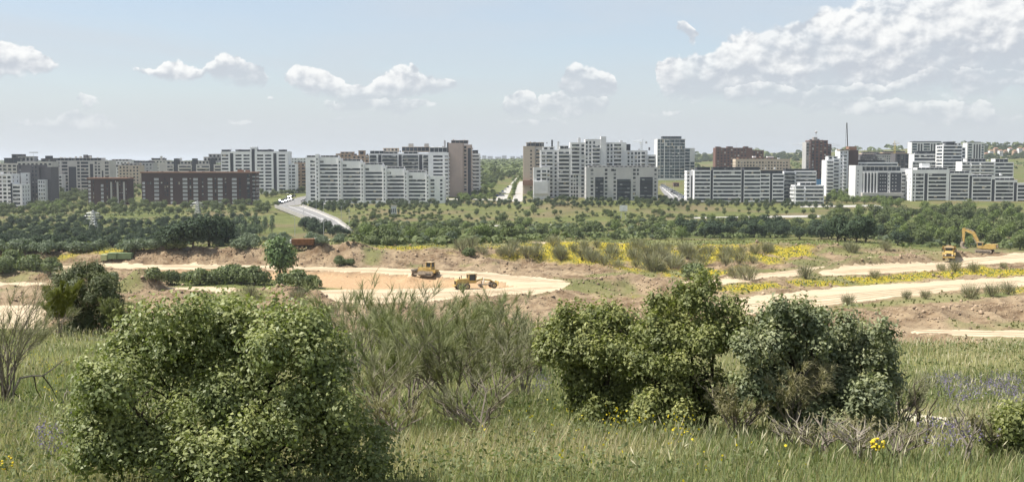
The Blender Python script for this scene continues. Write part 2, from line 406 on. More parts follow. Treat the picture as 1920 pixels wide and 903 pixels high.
GRN = [[(1540,578),(1604,570),(1700,560),(1760,554),(1900,546),(1910,555),(1780,566),(1650,574)], [(-60,480),(100,490),(110,512),(-60,516)], [(330,512),(500,512),(640,530),(640,542),(330,540)],
       [(1860,606),(1990,600),(1990,616),(1860,616)], [(1600,480),(1760,470),(1760,478),(1640,486)]]
def blur(a, n=1):
    for _ in range(n):
        a = (a + np.roll(a, 1, 0) + np.roll(a, -1, 0))/3; a = (a + np.roll(a, 1, 1) + np.roll(a, -1, 1))/3
    return a
def grow(v0, v1, step0, k):
    r = [v0]; s = step0
    while r[-1] < v1: r.append(r[-1] + s); s *= k
    return r
gx = np.arange(-215, 215.01, 0.85); side = np.array(grow(215, 16000, 1.2, 1.12)[1:]); GX = np.concatenate([-side[::-1], gx, side])
GY = np.concatenate([np.arange(-60, -10, 5), np.arange(-10, 60, 0.6), np.arange(60, 160, 2.2), np.arange(160, 400, 0.9), np.arange(400, 1000, 4.0), np.array(grow(1000, 30000, 6, 1.08))])
MX, MY = np.meshgrid(GX, GY)
Z0 = T0(MX, MY)
PU, PV = proj(MX, MY, Z0)
onsite = (MY > 128) & (MY < 440)
wu = PU + (fbm(MX/5, MY/5, 4, 41)-0.5)*44; wv = PV + (fbm(MX/3+9, MY/5, 4, 43)-0.5)*4.2
def cover(polys, b=1):
    m = np.zeros(MX.shape)
    for p in polys: m = np.maximum(m, (in_poly(wu, wv, p) & onsite).astype(float))
    return blur(m, b)
c_sand, c_yel, c_ora, c_grn = cover(SAND), cover(YEL, 2), cover(ORA), cover(GRN, 2)
c_yel = c_yel*sstep(0.40, 0.60, fbm(MX/7, MY/11, 4, 51) + 0.10*sstep(-20, 40, MX)); c_yel *= (1-c_sand)
natural = np.maximum(1 - sstep(70, 120, MY), sstep(300, 320, MY + 30*sstep(0.0, 0.1, MX/np.maximum(MY, 1))*0)*1.0)
lipn = sstep(306, 330, MY)
c_grn = np.maximum(c_grn, np.maximum(1 - sstep(75, 125, MY), np.maximum(lipn*(1-c_sand), c_yel*0.6)))
c_grn = np.maximum(c_grn, onsite*(1-c_sand)*(1-c_ora)*0.75*sstep(.56, .68, fbm(MX/13, MY/17, 4, 91)))
rough_amt = (1-c_sand)*(1-np.clip(c_grn*0.9, 0, 1))*sstep(130, 160, MY)*(1-sstep(330, 345, MY))*(1-0.8*c_ora)
dz = extra(MX, MY)*(1 - c_sand*0.85)
dz += rough_amt*(1.9*(fbm(MX/2.6, MY/2.6, 3, 61)-0.5) + 0.6*(vnoise(MX/0.95, MY/0.95, 63)-0.5))
dz -= 1.6*blur(c_ora, 4)*(1-c_sand)
dz += c_sand*0.06*(fbm(MX/3, MY/3, 2, 65)-0.5)
ZZ = Z0 + dz
def T(x, y):                          # final ground height by bilinear lookup
    i = int(np.clip(np.searchsorted(GX, x)-1, 0, len(GX)-2)); j = int(np.clip(np.searchsorted(GY, y)-1, 0, len(GY)-2))
    fx = (x-GX[i])/(GX[i+1]-GX[i]); fy = (y-GY[j])/(GY[j+1]-GY[j])
    return float((ZZ[j,i]*(1-fx)+ZZ[j,i+1]*fx)*(1-fy) + (ZZ[j+1,i]*(1-fx)+ZZ[j+1,i+1]*fx)*fy)
def Tv(x, y):
    i = np.clip(np.searchsorted(GX, x)-1, 0, len(GX)-2); j = np.clip(np.searchsorted(GY, y)-1, 0, len(GY)-2)
    fx = (x-GX[i])/(GX[i+1]-GX[i]); fy = (y-GY[j])/(GY[j+1]-GY[j])
    return (ZZ[j,i]*(1-fx)+ZZ[j,i+1]*fx)*(1-fy) + (ZZ[j+1,i]*(1-fx)+ZZ[j+1,i+1]*fx)*fy
def maskv(mask, x, y):
    i = np.clip(np.searchsorted(GX, x), 0, len(GX)-1); j = np.clip(np.searchsorted(GY, y), 0, len(GY)-1); return mask[j, i]
def gp(u, v, lo=None):                # where a pixel's ray meets the ground sheet
    d = pix_dir(u, v)
    k = np.concatenate([np.arange(5, 62, 0.1), np.arange(62, 500, 0.4), np.geomspace(500, 9000, 1200)])
    if lo is not None: k = k[k > lo]
    g = Tv(d[0]*k, d[1]*k); z = CAMZ + d[2]*k; b = z < g
    i = np.argmax(b) if b.any() else len(k)-1
    return d[0]*k[i], d[1]*k[i], float(g[i])

NYG, NXG = MX.shape
idx = np.arange(NYG*NXG).reshape(NYG, NXG)
quads = np.stack([idx[:-1,:-1], idx[:-1,1:], idx[1:,1:], idx[1:,:-1]], -1).reshape(-1, 4)
def ground_mat():
    m, T_, out = new_mat('ground'); g = T_.node('ShaderNodeNewGeometry'); P = g.outputs['Position']
    a = T_.node('ShaderNodeAttribute'); a.attribute_name = 'cover'; sp = T_.node('ShaderNodeSeparateColor'); T_.l.new(a.outputs['Color'], sp.inputs[0])
    yel, ora, grn = sp.outputs
    n1 = T_.noise(P, 0.35, 5, 0.62); n2 = T_.noise(P, 0.06, 4, 0.55); n3 = T_.noise(P, 1.6, 4, 0.65)
    soil = T_.mix(T_.ss(n1, 0.3, 0.72), (0.122, 0.080, 0.047), (0.305, 0.230, 0.146))
    soil = T_.mix(T_.ss(n2, 0.45, 0.7, 0, 0.7), soil, (0.30, 0.232, 0.152))
    n6 = T_.noise(P, 0.16, 4, 0.6); soil = T_.mix(T_.ss(n6, 0.52, 0.70, 0, 0.6), soil, (0.095, 0.064, 0.043))
    soil = T_.mix(T_.ss(n3, 0.55, 0.8, 0, 0.6), soil, (0.36, 0.295, 0.215))
    dirt = T_.mix(T_.ss(n3, 0.25, 0.8), (0.33, 0.215, 0.120), (0.45, 0.315, 0.19))
    n4 = T_.noise(P, 0.018, 5, 0.6); n5 = T_.noise(P, 0.09, 5, 0.6)
    gr = T_.mix(T_.ss(n5, 0.3, 0.72), (0.085, 0.105, 0.034), (0.165, 0.175, 0.062))
    gr = T_.mix(T_.ss(n4, 0.46, 0.68, 0, 0.7), gr, (0.24, 0.21, 0.11))
    gr = T_.mix(T_.ss(n1, 0.6, 0.8, 0, 0.35), gr, (0.06, 0.075, 0.03))
    sy = T_.node('ShaderNodeSeparateXYZ'); T_.l.new(P, sy.inputs[0]); far = T_.ss(sy.outputs[1], 400, 480)
    fg = T_.mix(T_.ss(n5, 0.3, 0.72), (0.070, 0.088, 0.026), (0.140, 0.148, 0.050)); fg = T_.mix(T_.ss(n4, 0.44, 0.64, 0, 0.75), fg, (0.155, 0.120, 0.070)); gr = T_.mix(far, gr, fg)
    ye = T_.mix(T_.ss(n3, 0.3, 0.62), (0.10, 0.12, 0.03), (0.40, 0.31, 0.03))
    c = T_.mix(ora, soil, dirt); c = T_.mix(T_.m('MULTIPLY', grn, T_.ss(n3, 0.1, 0.5, 0.6, 1.0)), c, gr); c = T_.mix(yel, c, ye)
    principled(T_, out, c, 0.95, 0.1, 0, bump(T_, T_.m('ADD', n3, n1), 0.9, 0.35)); return m
gme = np_mesh('ground', np.stack([MX, MY, ZZ], -1).reshape(-1, 3), quads.ravel(), 4, True)
ca = gme.color_attributes.new('cover', 'FLOAT_COLOR', 'POINT')
ca.data.foreach_set('color', np.stack([c_yel, c_ora, c_grn, np.ones_like(c_yel)], -1).astype(np.float32).ravel())
ground = struct(link('ground', gme, ground_mat()))
# graded sand: its own sheets lying a few centimetres over the ground
def sheet(name, polys, mat, lift, thr=0.5):
    m = np.zeros(MX.shape)
    for p in polys: m = np.maximum(m, (in_poly(wu, wv, p) & onsite).astype(float))
    m = blur(m, 1)
    q = quads[(m.ravel()[quads].mean(1) > thr)]
    used = np.unique(q); rem = np.full(idx.size, -1); rem[used] = np.arange(len(used))
    v = np.stack([MX, MY, ZZ + lift], -1).reshape(-1, 3)[used]
    edge = m.ravel()[used]; v[:, 2] -= (edge < 0.75)*(lift*1.6)
    return struct(link(name, np_mesh(name, v, rem[q].ravel(), 4, True), mat))
def sand_mat():
    m, T_, out = new_mat('sand'); g = T_.node('ShaderNodeNewGeometry'); P = g.outputs['Position']
    n = T_.noise(T_.vm('MULTIPLY', P, (0.05, 0.35, 1)), 1.0, 5, 0.6, 0.4); n2 = T_.noise(P, 1.1, 4, 0.6); n3 = T_.noise(P, 0.05, 3, 0.5)
    c = T_.mix(T_.ss(n, 0.3, 0.7), (0.415, 0.328, 0.222), (0.49, 0.40, 0.285))
    w = T_.node('ShaderNodeTexWave', wave_type='BANDS', bands_direction='Y'); T_.l.new(P, w.inputs['Vector'])
    w.inputs['Scale'].default_value = 0.32; w.inputs['Distortion'].default_value = 5; w.inputs['Detail'].default_value = 3; w.inputs['Detail Scale'].default_value = 0.25
    c = T_.mix(T_.m('MULTIPLY', T_.ss(w.outputs['Fac'], 0.72, 0.96), T_.ss(n3, 0.36, 0.6, 0.1, 0.6)), c, (0.36, 0.265, 0.165))
    c = T_.mix(T_.ss(n2, 0.58, 0.8, 0, 0.35), c, (0.50, 0.39, 0.26))
    principled(T_, out, c, 0.95, 0.1, 0, bump(T_, n2, 0.3, 0.06)); return m
SANDM = sand_mat()
sheet('graded_platform', SAND[:1], SANDM, 0.05)
sheet('sand_track', SAND[1:4], SANDM, 0.05)
sheet('sand_track', SAND[4:5], SANDM, 0.05); sheet('sand_track', SAND[5:6], SANDM, 0.05); sheet('sand_track', SAND[6:7], SANDM, 0.05)
sheet('sand_track', SAND[7:8], SANDM, 0.05); sheet('sand_track', SAND[8:], SANDM, 0.05)

# wheel ruts pressed into the sand
RUT = plain('rut_sand', (0.30, 0.225, 0.140), 0.95, 0.1, 0, 0.25, 0.4)
def rut(pts, w=0.55, gap=2.1):
    P = [np.array(site_gp(*q)) for q in pts]; Q = []
    for i in range(len(P)-1):
        for k in range(12): t = k/12; Q.append(P[i]*(1-t)+P[i+1]*t)
    Q.append(P[-1]); Q = np.array(Q); Q[:, 1] += (fbm(Q[:, 0]/9, Q[:, 1]/9, 2, 77)-.5)*1.6; d = np.gradient(Q, axis=0); d /= np.linalg.norm(d, axis=1, keepdims=True); n = np.stack([-d[:, 1], d[:, 0]], -1); mb = MB()
    for off in (-gap/2, gap/2):
        V = []
        for j in range(len(Q)):
            for sgn in (-1, 1):
                q = Q[j]+n[j]*(off+sgn*w/2); V.append((q[0], q[1], T(q[0], q[1])+0.075))
        mb.add(V, [(2*j, 2*j+1, 2*j+3, 2*j+2) for j in range(len(Q)-1)])
    struct(mb.build('wheel_rut', RUT, None, True))
for pts in ([(300,499),(500,503),(660,506),(800,511),(900,517),(1000,528)], [(600,548),(720,552),(860,549),(960,545),(1040,538)], [(640,562),(760,561),(860,553),(940,549)], [(870,512),(960,519),(1050,530)], [(1400,573),(1500,562),(1650,547),(1800,535),(1920,527)], [(1420,580),(1520,570),(1650,554),(1760,543)], [(1560,512),(1660,506),(1760,499),(1860,486),(1930,480)], [(1720,623),(1800,625),(1930,626)], [(1280,527),(1400,517),(1500,507)]): rut(pts)
# ------------------------------------------------------------------ buildings
M_ = {}
M_['white'] = wall_mat('white_render', (0.78, 0.78, 0.77)); M_['white2'] = wall_mat('off_white_render', (0.66, 0.66, 0.65)); M_['grey'] = wall_mat('grey_render', (0.42, 0.41, 0.40))
M_['beige'] = wall_mat('beige_render', (0.50, 0.42, 0.33)); M_['greige'] = wall_mat('stone_render', (0.50, 0.48, 0.445)); M_['stone'] = wall_mat('grey_stone_render', (0.50, 0.49, 0.475)); M_['tan'] = wall_mat('tan_brick', (0.40, 0.29, 0.205))
M_['pink'] = wall_mat('pinkish_brick', (0.44, 0.35, 0.30)); M_['darkgrey'] = wall_mat('dark_grey_cladding', (0.115, 0.11, 0.115)); M_['slate'] = wall_mat('slate_panel', (0.055, 0.06, 0.07))
M_['brown'] = brick_mat('dark_brown_brick', (0.055, 0.034, 0.030), (0.095, 0.060, 0.052)); M_['red'] = brick_mat('red_brick', (0.120, 0.068, 0.056), (0.180, 0.105, 0.086))
M_['rust'] = wall_mat('rust_eaves', (0.26, 0.15, 0.10)); M_['panel'] = wall_mat('pale_shutter', (0.50, 0.50, 0.50)); M_['concrete'] = wall_mat('concrete', (0.33, 0.315, 0.29), 0.2)
M_['glass'] = glass_mat('window_glass'); M_['glass2'] = glass_mat('balcony_glass', (0.045, 0.055, 0.06), (0.35, 0.36, 0.36), 0.3); M_['bluglass'] = glass_mat('curtain_glass', (0.03, 0.05, 0.06), (0.10, 0.13, 0.15), 0.4)
M_['roof'] = plain('roof_gravel', (0.30, 0.29, 0.28), 0.95, 0.1); M_['steel'] = plain('galvanised_steel', (0.42, 0.43, 0.44), 0.5, 0.5, 0.4)
cube = MB().box(-.5, .5, -.5, .5, -.5, .5)
CUBES = {}
def cube_mesh(name, mat):
    k = (name, mat.name)
    if k not in CUBES:
        me = bpy.data.meshes.new(name); me.from_pydata(cube.v, [], cube.f); me.materials.append(mat); CUBES[k] = me
    return CUBES[k]
def cubeobj(name, mat, parent, c, s, rz=0.0):
    o = bpy.data.objects.new(name, cube_mesh(name, mat)); COL.objects.link(o); o.parent = parent
    o.location = c; o.scale = s
    if rz: o.rotation_euler = (0, 0, rz)
    return o
CL = 0.35
BR = random.Random(99); BLINDS = [plain('pale_blind', (0.50, 0.49, 0.46), .8), plain('grey_blind', (0.26, 0.26, 0.26), .8), plain('beige_blind', (0.40, 0.35, 0.27), .8), plain('dark_awning', (0.10, 0.12, 0.10), .8)]
class Building:
    def __init__(s, label, u0, u1, D0, D1=None, vbase=360, cat='building', name='apartment_block', mat='white', glass='glass', pitch=7.0, group=None):
        D1 = D0 if D1 is None else D1
        s.D0, s.D1 = D0, D1; s.u0, s.u1 = u0, u1
        a, b = pt(u0, 330, D0), pt(u1, 330, D1)
        s.A = Vector((a[0], a[1])); s.dir = (Vector((b[0], b[1])) - s.A).normalized(); s.W = (Vector((b[0], b[1])) - s.A).length
        zg = min(pt(u0, vbase, D0)[2], T(a[0], a[1]), T(b[0], b[1]), T(a[0]-s.dir.y*12, a[1]+s.dir.x*12)) - 0.6
        s.z0 = zg; s.fh = pitch*(D0+D1)/2/F; s.mat = M_[mat]; s.glass = M_[glass]
        s.o = thing(name, label, cat, (a[0], a[1], zg), math.atan2(s.dir.y, s.dir.x), group)
        s.H = 0
    def lx(s, u):                   # pixel column -> metres along the front
        d = pix_dir(u, 330); n = Vector((-s.dir.y, s.dir.x)); k = n.dot(s.A) / (n.x*d[0] + n.y*d[1])
        return (Vector((d[0]*k, d[1]*k)) - s.A).dot(s.dir)
    def lz(s, v, u=None):
        D = (s.D0 + s.D1)/2 if u is None else s.D0 + (s.D1-s.D0)*(u-s.u0)/(s.u1-s.u0)
        return pt(960, v, D)[2] - s.z0
    def face(s, mb, o, al, out, W, H, cols, par, wh, fh, glass, z_lo, rz, trim=None):
        al = Vector(al); out = Vector(out); o = Vector(o)
        def bx(a0, a1, z0, z1, d0=-CL, d1=0.0):
            if a1-a0 < 0.02 or z1-z0 < 0.02: return
            q = []
            for z in (z0, z1):
                for (a, d) in ((a0, d1), (a1, d1), (a1, d0), (a0, d0)):
                    p = o + al*a + out*d; q.append((p.x, p.y, z))
            mb.hexa(q[:4], q[4:])
        par, wh = par - 0.12, wh*1.16
        strips = sorted([c for c in cols if c[2] == 'd'], key=lambda c: c[0]); secs = []; p = 0.0
        for c in strips: secs.append((p, c[0])); p = c[1]
        secs.append((p, W))
        for c in strips:
            top = H - (c[3] if len(c) > 3 else 0.0); ctr = o + al*(c[0]+c[1])/2 + out*(-0.2)
            cubeobj('stair_strip', M_['slate'], s.o, (ctr.x, ctr.y, top/2), (c[1]-c[0]-0.01, 0.22, top), rz)
            if top < H-0.05: bx(c[0], c[1], top, H)
        for (s0, s1) in secs:
            ws = sorted([c for c in cols if c[2] != 'd' and c[0] >= s0-0.3 and c[1] <= s1+0.3], key=lambda c: c[0])
            if not ws: bx(s0, s1, 0, H); continue
            rows = []; k = 0
            while True:
                head = H - par - k*fh
                if head - wh < z_lo: break
                rows.append((head, head-wh)); k += 1
            if not rows: bx(s0, s1, 0, H); continue
            zc = H
            for k, (head, sill) in enumerate(rows):
                act = [c for c in ws if (c[3] if len(c) > 3 else 0) <= k < (c[4] if len(c) > 4 else 999)]
                if not act: continue
                bx(s0, s1, head, zc); zc = sill; p = s0
                for c in act:
                    a0, a1 = max(c[0], s0), min(c[1], s1)
                    bx(p, a0, sill, head); p = a1
                    kind = c[2]; ctr = o + al*(a0+a1)/2
                    if kind == 'p':
                        q = ctr + out*(-0.1); cubeobj('window', M_['panel'], s.o, (q.x, q.y, (head+sill)/2), (a1-a0-.02, 0.2, wh-.02), rz)
                    else:
                        q = ctr + out*(-CL+0.05); cubeobj('window', glass, s.o, (q.x, q.y, (head+sill)/2), (a1-a0-.02, 0.12, wh-.02), rz)
                    if kind != 'p':
                        for bi in range(max(1, int((a1-a0)/4.5))):
                            if BR.random() < .42:
                                bw = min(BR.uniform(1.1, 2.8), a1-a0-.1); bh = wh*BR.choice((.3, .45, .6, 1.0)); ba = a0+.05+BR.random()*(a1-a0-bw-.1)+bw/2; q2 = o + al*ba + out*(-CL+.14)
                                cubeobj('blind', BR.choice(BLINDS), s.o, (q2.x, q2.y, head-.02-bh/2), (bw, .06, bh-.02), rz)
                    if kind == 'b':
                        q = ctr + out*0.45; cubeobj('balcony', trim or s.mat, s.o, (q.x, q.y, sill-0.15), (a1-a0+0.5, 0.9, 1.0), rz)
                    if kind == 'g':
                        q = ctr + out*0.5; cubeobj('balcony', M_['glass2'], s.o, (q.x, q.y, sill+0.1), (a1-a0+0.3, 1.0, 0.9), rz)
                bx(p, s1, sill, head)
            bx(s0, s1, 0, zc)
    def block(s, uL, uR, vT, cols=(), setback=0.0, depth=14.0, mat=None, glass=None, par=1.0, wh=1.5, left=None, right=None, fh=None, z_lo=1.5, name='wall', z0=0.0, zT=None, eaves=None, trim=None):
        x0, x1 = s.lx(uL), s.lx(uR); H = s.lz(vT) if zT is None else zT; mat = M_[mat] if mat else s.mat; glass = M_[glass] if glass else s.glass; fh = fh or s.fh
        W = x1-x0; y0 = setback; mb = MB(); wall = mb
        mb.box(x0+CL, x1-CL, y0+CL, y0+depth-CL, z0, H-0.5)
        fc = [(s.lx(c[0])-x0, s.lx(c[1])-x0, *c[2:]) for c in cols]
        zl = z0 + z_lo
        if z0 > 0: zl = z0 + 0.3
        s.face(mb, (x0, y0), (1, 0), (0, -1), W, H, fc, par, wh, fh, glass, zl, 0.0, trim)
        def sidecols(c):            # evenly spaced windows on a flank: (count, width, kind)
            n, w, kd = c; L = depth-2*CL; return [((i+.5)*L/n - w/2, (i+.5)*L/n + w/2, kd) for i in range(n)]
        s.face(mb, (x0, y0+depth-CL), (0, -1), (-1, 0), depth-2*CL, H, sidecols(left) if left else [], par, wh, fh, glass, zl, math.pi/2, trim)
        s.face(mb, (x1, y0+CL), (0, 1), (1, 0), depth-2*CL, H, sidecols(right) if right else [], par, wh, fh, glass, zl, math.pi/2, trim)
        s.face(mb, (x1, y0+depth), (-1, 0), (0, 1), W, H, [], par, wh, fh, glass, zl, 0.0, trim)
        if z0 > 0:                  # lift everything that starts in the air
            mb.v = [(a, b, max(c, z0)) for a, b, c in mb.v]
        o = mb.build(name, mat, s.o)
        cubeobj('roof', M_['roof'], s.o, ((x0+x1)/2, y0+depth/2, H-0.46), (W-2*CL-.02, depth-2*CL-.02, 0.1))
        if eaves: cubeobj('eaves', M_[eaves], s.o, ((x0+x1)/2, y0+depth/2, H+0.2), (W+1.4, depth+1.4, 0.5))
        s.H = max(s.H, H); return s
    def pent(s, uL, uR, vT, below, setback=2.5, depth=8.0, mat=None, n=0, glassy=False):
        x0, x1 = s.lx(uL), s.lx(uR); z1 = s.lz(vT); z0 = s.lz(below) - 0.55; m = M_[mat] if mat else s.mat
        mb = MB(); mb.box(x0, x1, setback, setback+depth, z0, z1-0.25); o = mb.build('penthouse', m, s.o)
        cubeobj('roof', m, s.o, ((x0+x1)/2, setback+depth/2-0.2, z1-0.12), (x1-x0+0.6, depth+0.8, 0.22))
        n = n or max(1, int((x1-x0)/3.2)); w = (x1-x0)/n; hh = z1-z0
        for i in range(n):
            cubeobj('window', s.glass, s.o, (x0+(i+.5)*w, setback-0.02, z0+hh*0.55), (w*(0.92 if glassy else 0.55), 0.08, hh*(0.7 if glassy else 0.5)))
        return s
    def box(s, name, uL, uR, vT, vB, y0=2.0, dep=3.0, mat=None):
        x0, x1 = s.lx(uL), s.lx(uR); z1, z0 = s.lz(vT), s.lz(vB)
        cubeobj(name, M_[mat] if mat else s.mat, s.o, ((x0+x1)/2, y0+dep/2, (z0+z1)/2), (x1-x0, dep, z1-z0)); return s
    def clutter(s, uL, uR, vRoof, n, seed=0, hmax=2.2):
        rr = random.Random(seed*31+n); z0 = s.lz(vRoof) - 0.5
        for i in range(n):
            x = s.lx(uL) + (s.lx(uR)-s.lx(uL))*(i+rr.uniform(.2, .8))/n; h = rr.uniform(0.9, hmax); w = rr.uniform(0.7, 2.4)
            cubeobj('chimney', rr.choice([M_['grey'], M_['white2'], s.mat, M_['darkgrey']]), s.o, (x, rr.uniform(4, 9), z0+h/2), (w, rr.uniform(.8, 2), h))
        return s
    def mast(s, u, v0, v1, r=0.12):
        x = s.lx(u); MB().tube((x, 5, s.lz(v0)-0.6), (x, 5, s.lz(v1)), r, r*0.5, 5).build('antenna', M_['steel'], s.o); return s
def spread(uL, uR, n, w, kind='w', *more):
    st = (uR-uL)/n; return [(uL+(i+.5)*st-w/2, uL+(i+.5)*st+w/2, kind, *more) for i in range(n)]
B = Building
# --- left of the viaduct
b = B('white stepped apartment block with dark strip windows beside the dark grey tower', -22, 42, 823, vbase=402, pitch=7.5)
b.block(-22, 21, 326, spread(-22, 21, 5, 6, 'w'), par=1.8, right=(2, 1.6, 'w')).block(21, 42, 345, spread(22, 41, 1, 13, 'w'), par=1.6, setback=-1.5, right=(3, 1.5, 'w'))
b.box('stair_tower', 21, 24, 343, 395, -1.8, 0.5, 'slate').clutter(-20, 20, 326, 4, 1)
b = B('dark grey apartment tower with two narrow white window bays', 32, 94, 850, vbase=390, mat='darkgrey', pitch=7.5)
b.block(32, 73, 309, [(60, 63, 'w'), (66, 69, 'w'), (36, 40, 'w', 0, 3)], left=(2, 1.6, 'w'), depth=16).block(74, 94, 313, [(83, 87, 'w', 4)], setback=2, depth=14)
b.block(42, 57, 324, spread(51, 56, 1, 2.6, 'w'), setback=-3, depth=2.9, mat='white2', par=1.2, wh=1.3).block(73.5, 87, 337, spread(74, 87, 3, 2.6), setback=-3, depth=4.9, mat='white2', par=1.0, wh=1.3)
b = B('stepped dark roofed apartment block rising behind the dark grey tower', -5, 98, 930, vbase=380, mat='greige', pitch=6.6)
b.block(-5, 33, 306, spread(-4, 32, 4, 6, 'w'), par=1.5).block(33, 98, 303, spread(33, 98, 8, 5), par=1.5)
b.pent(7, 42, 296, 306, 1.5, 9, 'darkgrey', glassy=True).pent(20, 40, 289, 297, 3, 7, 'darkgrey').pent(33, 62, 293, 304, 2, 9, 'grey').pent(76, 97, 297, 304, 2, 8, 'darkgrey').box('roof_canopy', 83, 93, 292, 299, 3, 5, 'slate').box('roof_canopy', 52, 66, 285, 286.5, 4, 3, 'grey').mast(59, 294, 285).clutter(5, 70, 300, 4, 2)
b = B('stone coloured apartment block with tall glazed bays and flat eaves', 98, 206, 980, vbase=357, mat='greige', pitch=6.3)
b.block(98, 206, 301, [(99, 107, 'w'), (109, 112, 'w'), (116, 127, 'w'), (129, 143, 'd', 5.5), (145, 150, 'w'), (152, 166, 'w'), (169, 175, 'd', 3), (178, 182, 'w'), (184, 188, 'w'), (191, 194, 'd', 9), (197, 204, 'w')], par=1.2, wh=1.7, depth=16)
b.pent(100, 190, 296, 301, 1.2, 10, 'greige', glassy=True).box('roof_plant', 154, 160, 290, 297, 4, 4, 'darkgrey').box('roof_plant', 163, 167, 291.5, 297, 4, 4, 'darkgrey').clutter(105, 185, 296, 8, 3)
b.block(93, 107, 314, [(94, 106, 'b')], setback=-6, depth=5.9, mat='white2', par=1.6, wh=1.6).block(107, 123, 327, [(108, 115, 'b'), (117, 122, 'w')], setback=-8, depth=7.9, mat='white', par=1.4, wh=1.6)
for i, (lab, uL, uR, vT, D, mt) in enumerate([
        ('low pale apartment block with small square windows behind the small brick block', 197, 226, 313, 1060, 'white2'),
        ('low beige apartment block between two brick blocks', 222, 262, 310, 1040, 'beige'),
        ('grey apartment block with arched attic windows behind the long brick block', 246, 287, 305, 1080, 'grey'),
        ('far pale grey flat block above the small brick block', 205, 246, 302, 1200, 'white2'),
        ('far grey roofed block with rooftop plant', 280, 312, 300, 1180, 'greige')]):
    b = B(lab, uL, uR, D, vbase=350, mat=mt, pitch=6.0)
    b.block(uL, uR, vT, spread(uL+1, uR-1, int((uR-uL)/6), 3.2, 'w'), par=1.3, wh=1.4, left=(3, 1.6, 'w')).pent(uL+4, uR-5, vT-3.5, vT, 2, 9, 'grey' if i % 2 else 'darkgrey').clutter(uL, uR, vT-2, 4, 10+i)
b = B('small dark brown brick block with pale vertical fins on one face', 164, 204, 845, vbase=392, mat='brown', pitch=7.3)
b.block(164, 204, 336, [(165, 169.5, 'p', 0), (173.5, 175.5, 'w'), (188.5, 193.5, 'p', 1), (199, 201.5, 'w')], par=1.0, wh=1.7, depth=15, eaves=None)
b.block(204, 238, 335.5, [(210, 212, 'w'), (214.5, 216, 'w'), (222, 224, 'w'), (226, 228, 'w'), (234, 235.5, 'w')], par=1.4, wh=1.3, setback=1.2, depth=13)
for u in (205.5, 217.5, 229.5): b.box('facade_fin', u, u+3.2, 341, 388, 0.7, 0.5, 'greige')
b.box('eaves', 163.2, 239, 333, 335.5, -1.0, 16.5, 'rust').clutter(170, 235, 334, 3, 5, 1.5)
b = B('long dark brown brick block with columns of pale shuttered windows', 265, 477, 858, vbase=386, mat='brown', pitch=7.2)
cols = [(266.5, 271.5, 'p', 2), (288.5, 297.5, 'p', 1), (319, 323.5, 'p', 1), (342, 351, 'p', 1), (362, 371, 'p', 1), (389, 398, 'p', 1), (408, 417, 'p', 1), (434.5, 443.5, 'p', 1)]
cols += [(275, 279, 'w', 2, 3), (281, 284, 'w', 2, 3), (301, 304, 'w', 2, 3), (308, 310, 'w', 1, 6), (312, 315, 'w', 2, 6), (329, 331, 'w', 2, 3), (334, 337, 'w', 2, 3), (355, 358, 'w', 1, 6), (378, 381, 'w', 1, 6), (402, 405, 'w', 1, 6), (421, 424, 'w', 1, 6), (448, 451, 'w', 1, 6), (463, 468, 'g', 0)]
b.block(265, 472, 324.5, cols, par=1.0, wh=1.7, depth=15).block(472, 478, 324.5, [(473, 477, 'b')], setback=1.5, depth=12, par=1.0, wh=1.6, right=(2, 3, 'b'), trim=M_['grey'])
b.box('eaves', 263.5, 479, 322, 324.5, -1.0, 16.8, 'rust').box('roof_plant', 443, 452, 318.5, 322, 4, 5, 'rust').box('roof_plant', 458, 464, 319, 322, 4, 5, 'rust').clutter(290, 440, 322.5, 6, 6, 1.3)
b = B('pale terraced block with dark stair towers above the long brick block', 300, 416, 1010, vbase=350, mat='greige', pitch=6.2)
b.block(300, 416, 308, [(314, 324, 'b'), (326, 334, 'd'), (336, 358, 'b'), (360, 368, 'd'), (370, 392, 'b'), (394, 401, 'd'), (403, 414, 'b')], par=1.6, wh=1.5)
b.pent(312, 328, 302, 308, 1, 9).pent(338, 358, 302, 308, 1, 9).pent(372, 392, 301, 308, 1, 9).pent(380, 414, 294, 303, 4, 9, 'grey').pent(389, 411, 288.5, 296, 5, 7, 'grey')
for u in (326.5, 360.5, 394.5): b.box('stair_tower', u, u+8, 297, 308.5, 0.3, 5, 'slate')
b.box('chimney', 298, 301, 292.5, 302, 5, 2, 'greige').box('chimney', 335, 338, 296, 306, 5, 2, 'white2').clutter(302, 380, 304, 4, 7)
b = B('white apartment tower with three full height dark stair strips', 415, 540, 965, vbase=360, pitch=6.3)
cw = [(416.5, 428.5), (442, 453.5), (457, 468.5), (482.5, 494), (497.5, 509), (523, 535)]
b.block(415, 540, 284, [(432, 438.2, 'd', 1.5), (472.3, 478.2, 'd', 0.0), (513, 519, 'd', 1.5)] + [(p, q, 'w') for p, q in cw], par=2.8, wh=1.35, depth=18)
b.box('stair_tower', 470, 482.5, 276, 285, 0.2, 6).box('stair_tower', 472.5, 478.2, 279, 286, -0.05, 0.3, 'slate').box('chimney', 470, 471.5, 274, 277, 2, 1).box('chimney', 480.5, 482, 274, 277, 2, 1)
for (p, q) in ((416, 429), (442, 468), (483, 510), (523, 535)): b.pent(p, q, 280.5, 284, 0.8, 8, 'slate')
b.block(540, 553, 307, [(541, 544, 'w'), (546, 552, 'w')], setback=3, depth=12, par=1.4, wh=1.3).clutter(418, 535, 281, 5, 8, 1.2)
b = B('tan brick apartment block between the white tower and the long stepped block', 552, 577, 1010, vbase=356, mat='tan', pitch=6.3)
b.block(552, 577, 305, [(555, 562, 'b'), (566, 573, 'b')], par=1.6, wh=1.5).clutter(553, 576, 305, 3, 9)
b = B('far white terrace block seen past the white tower', 545, 575, 1450, vbase=340, mat='white2', pitch=5)
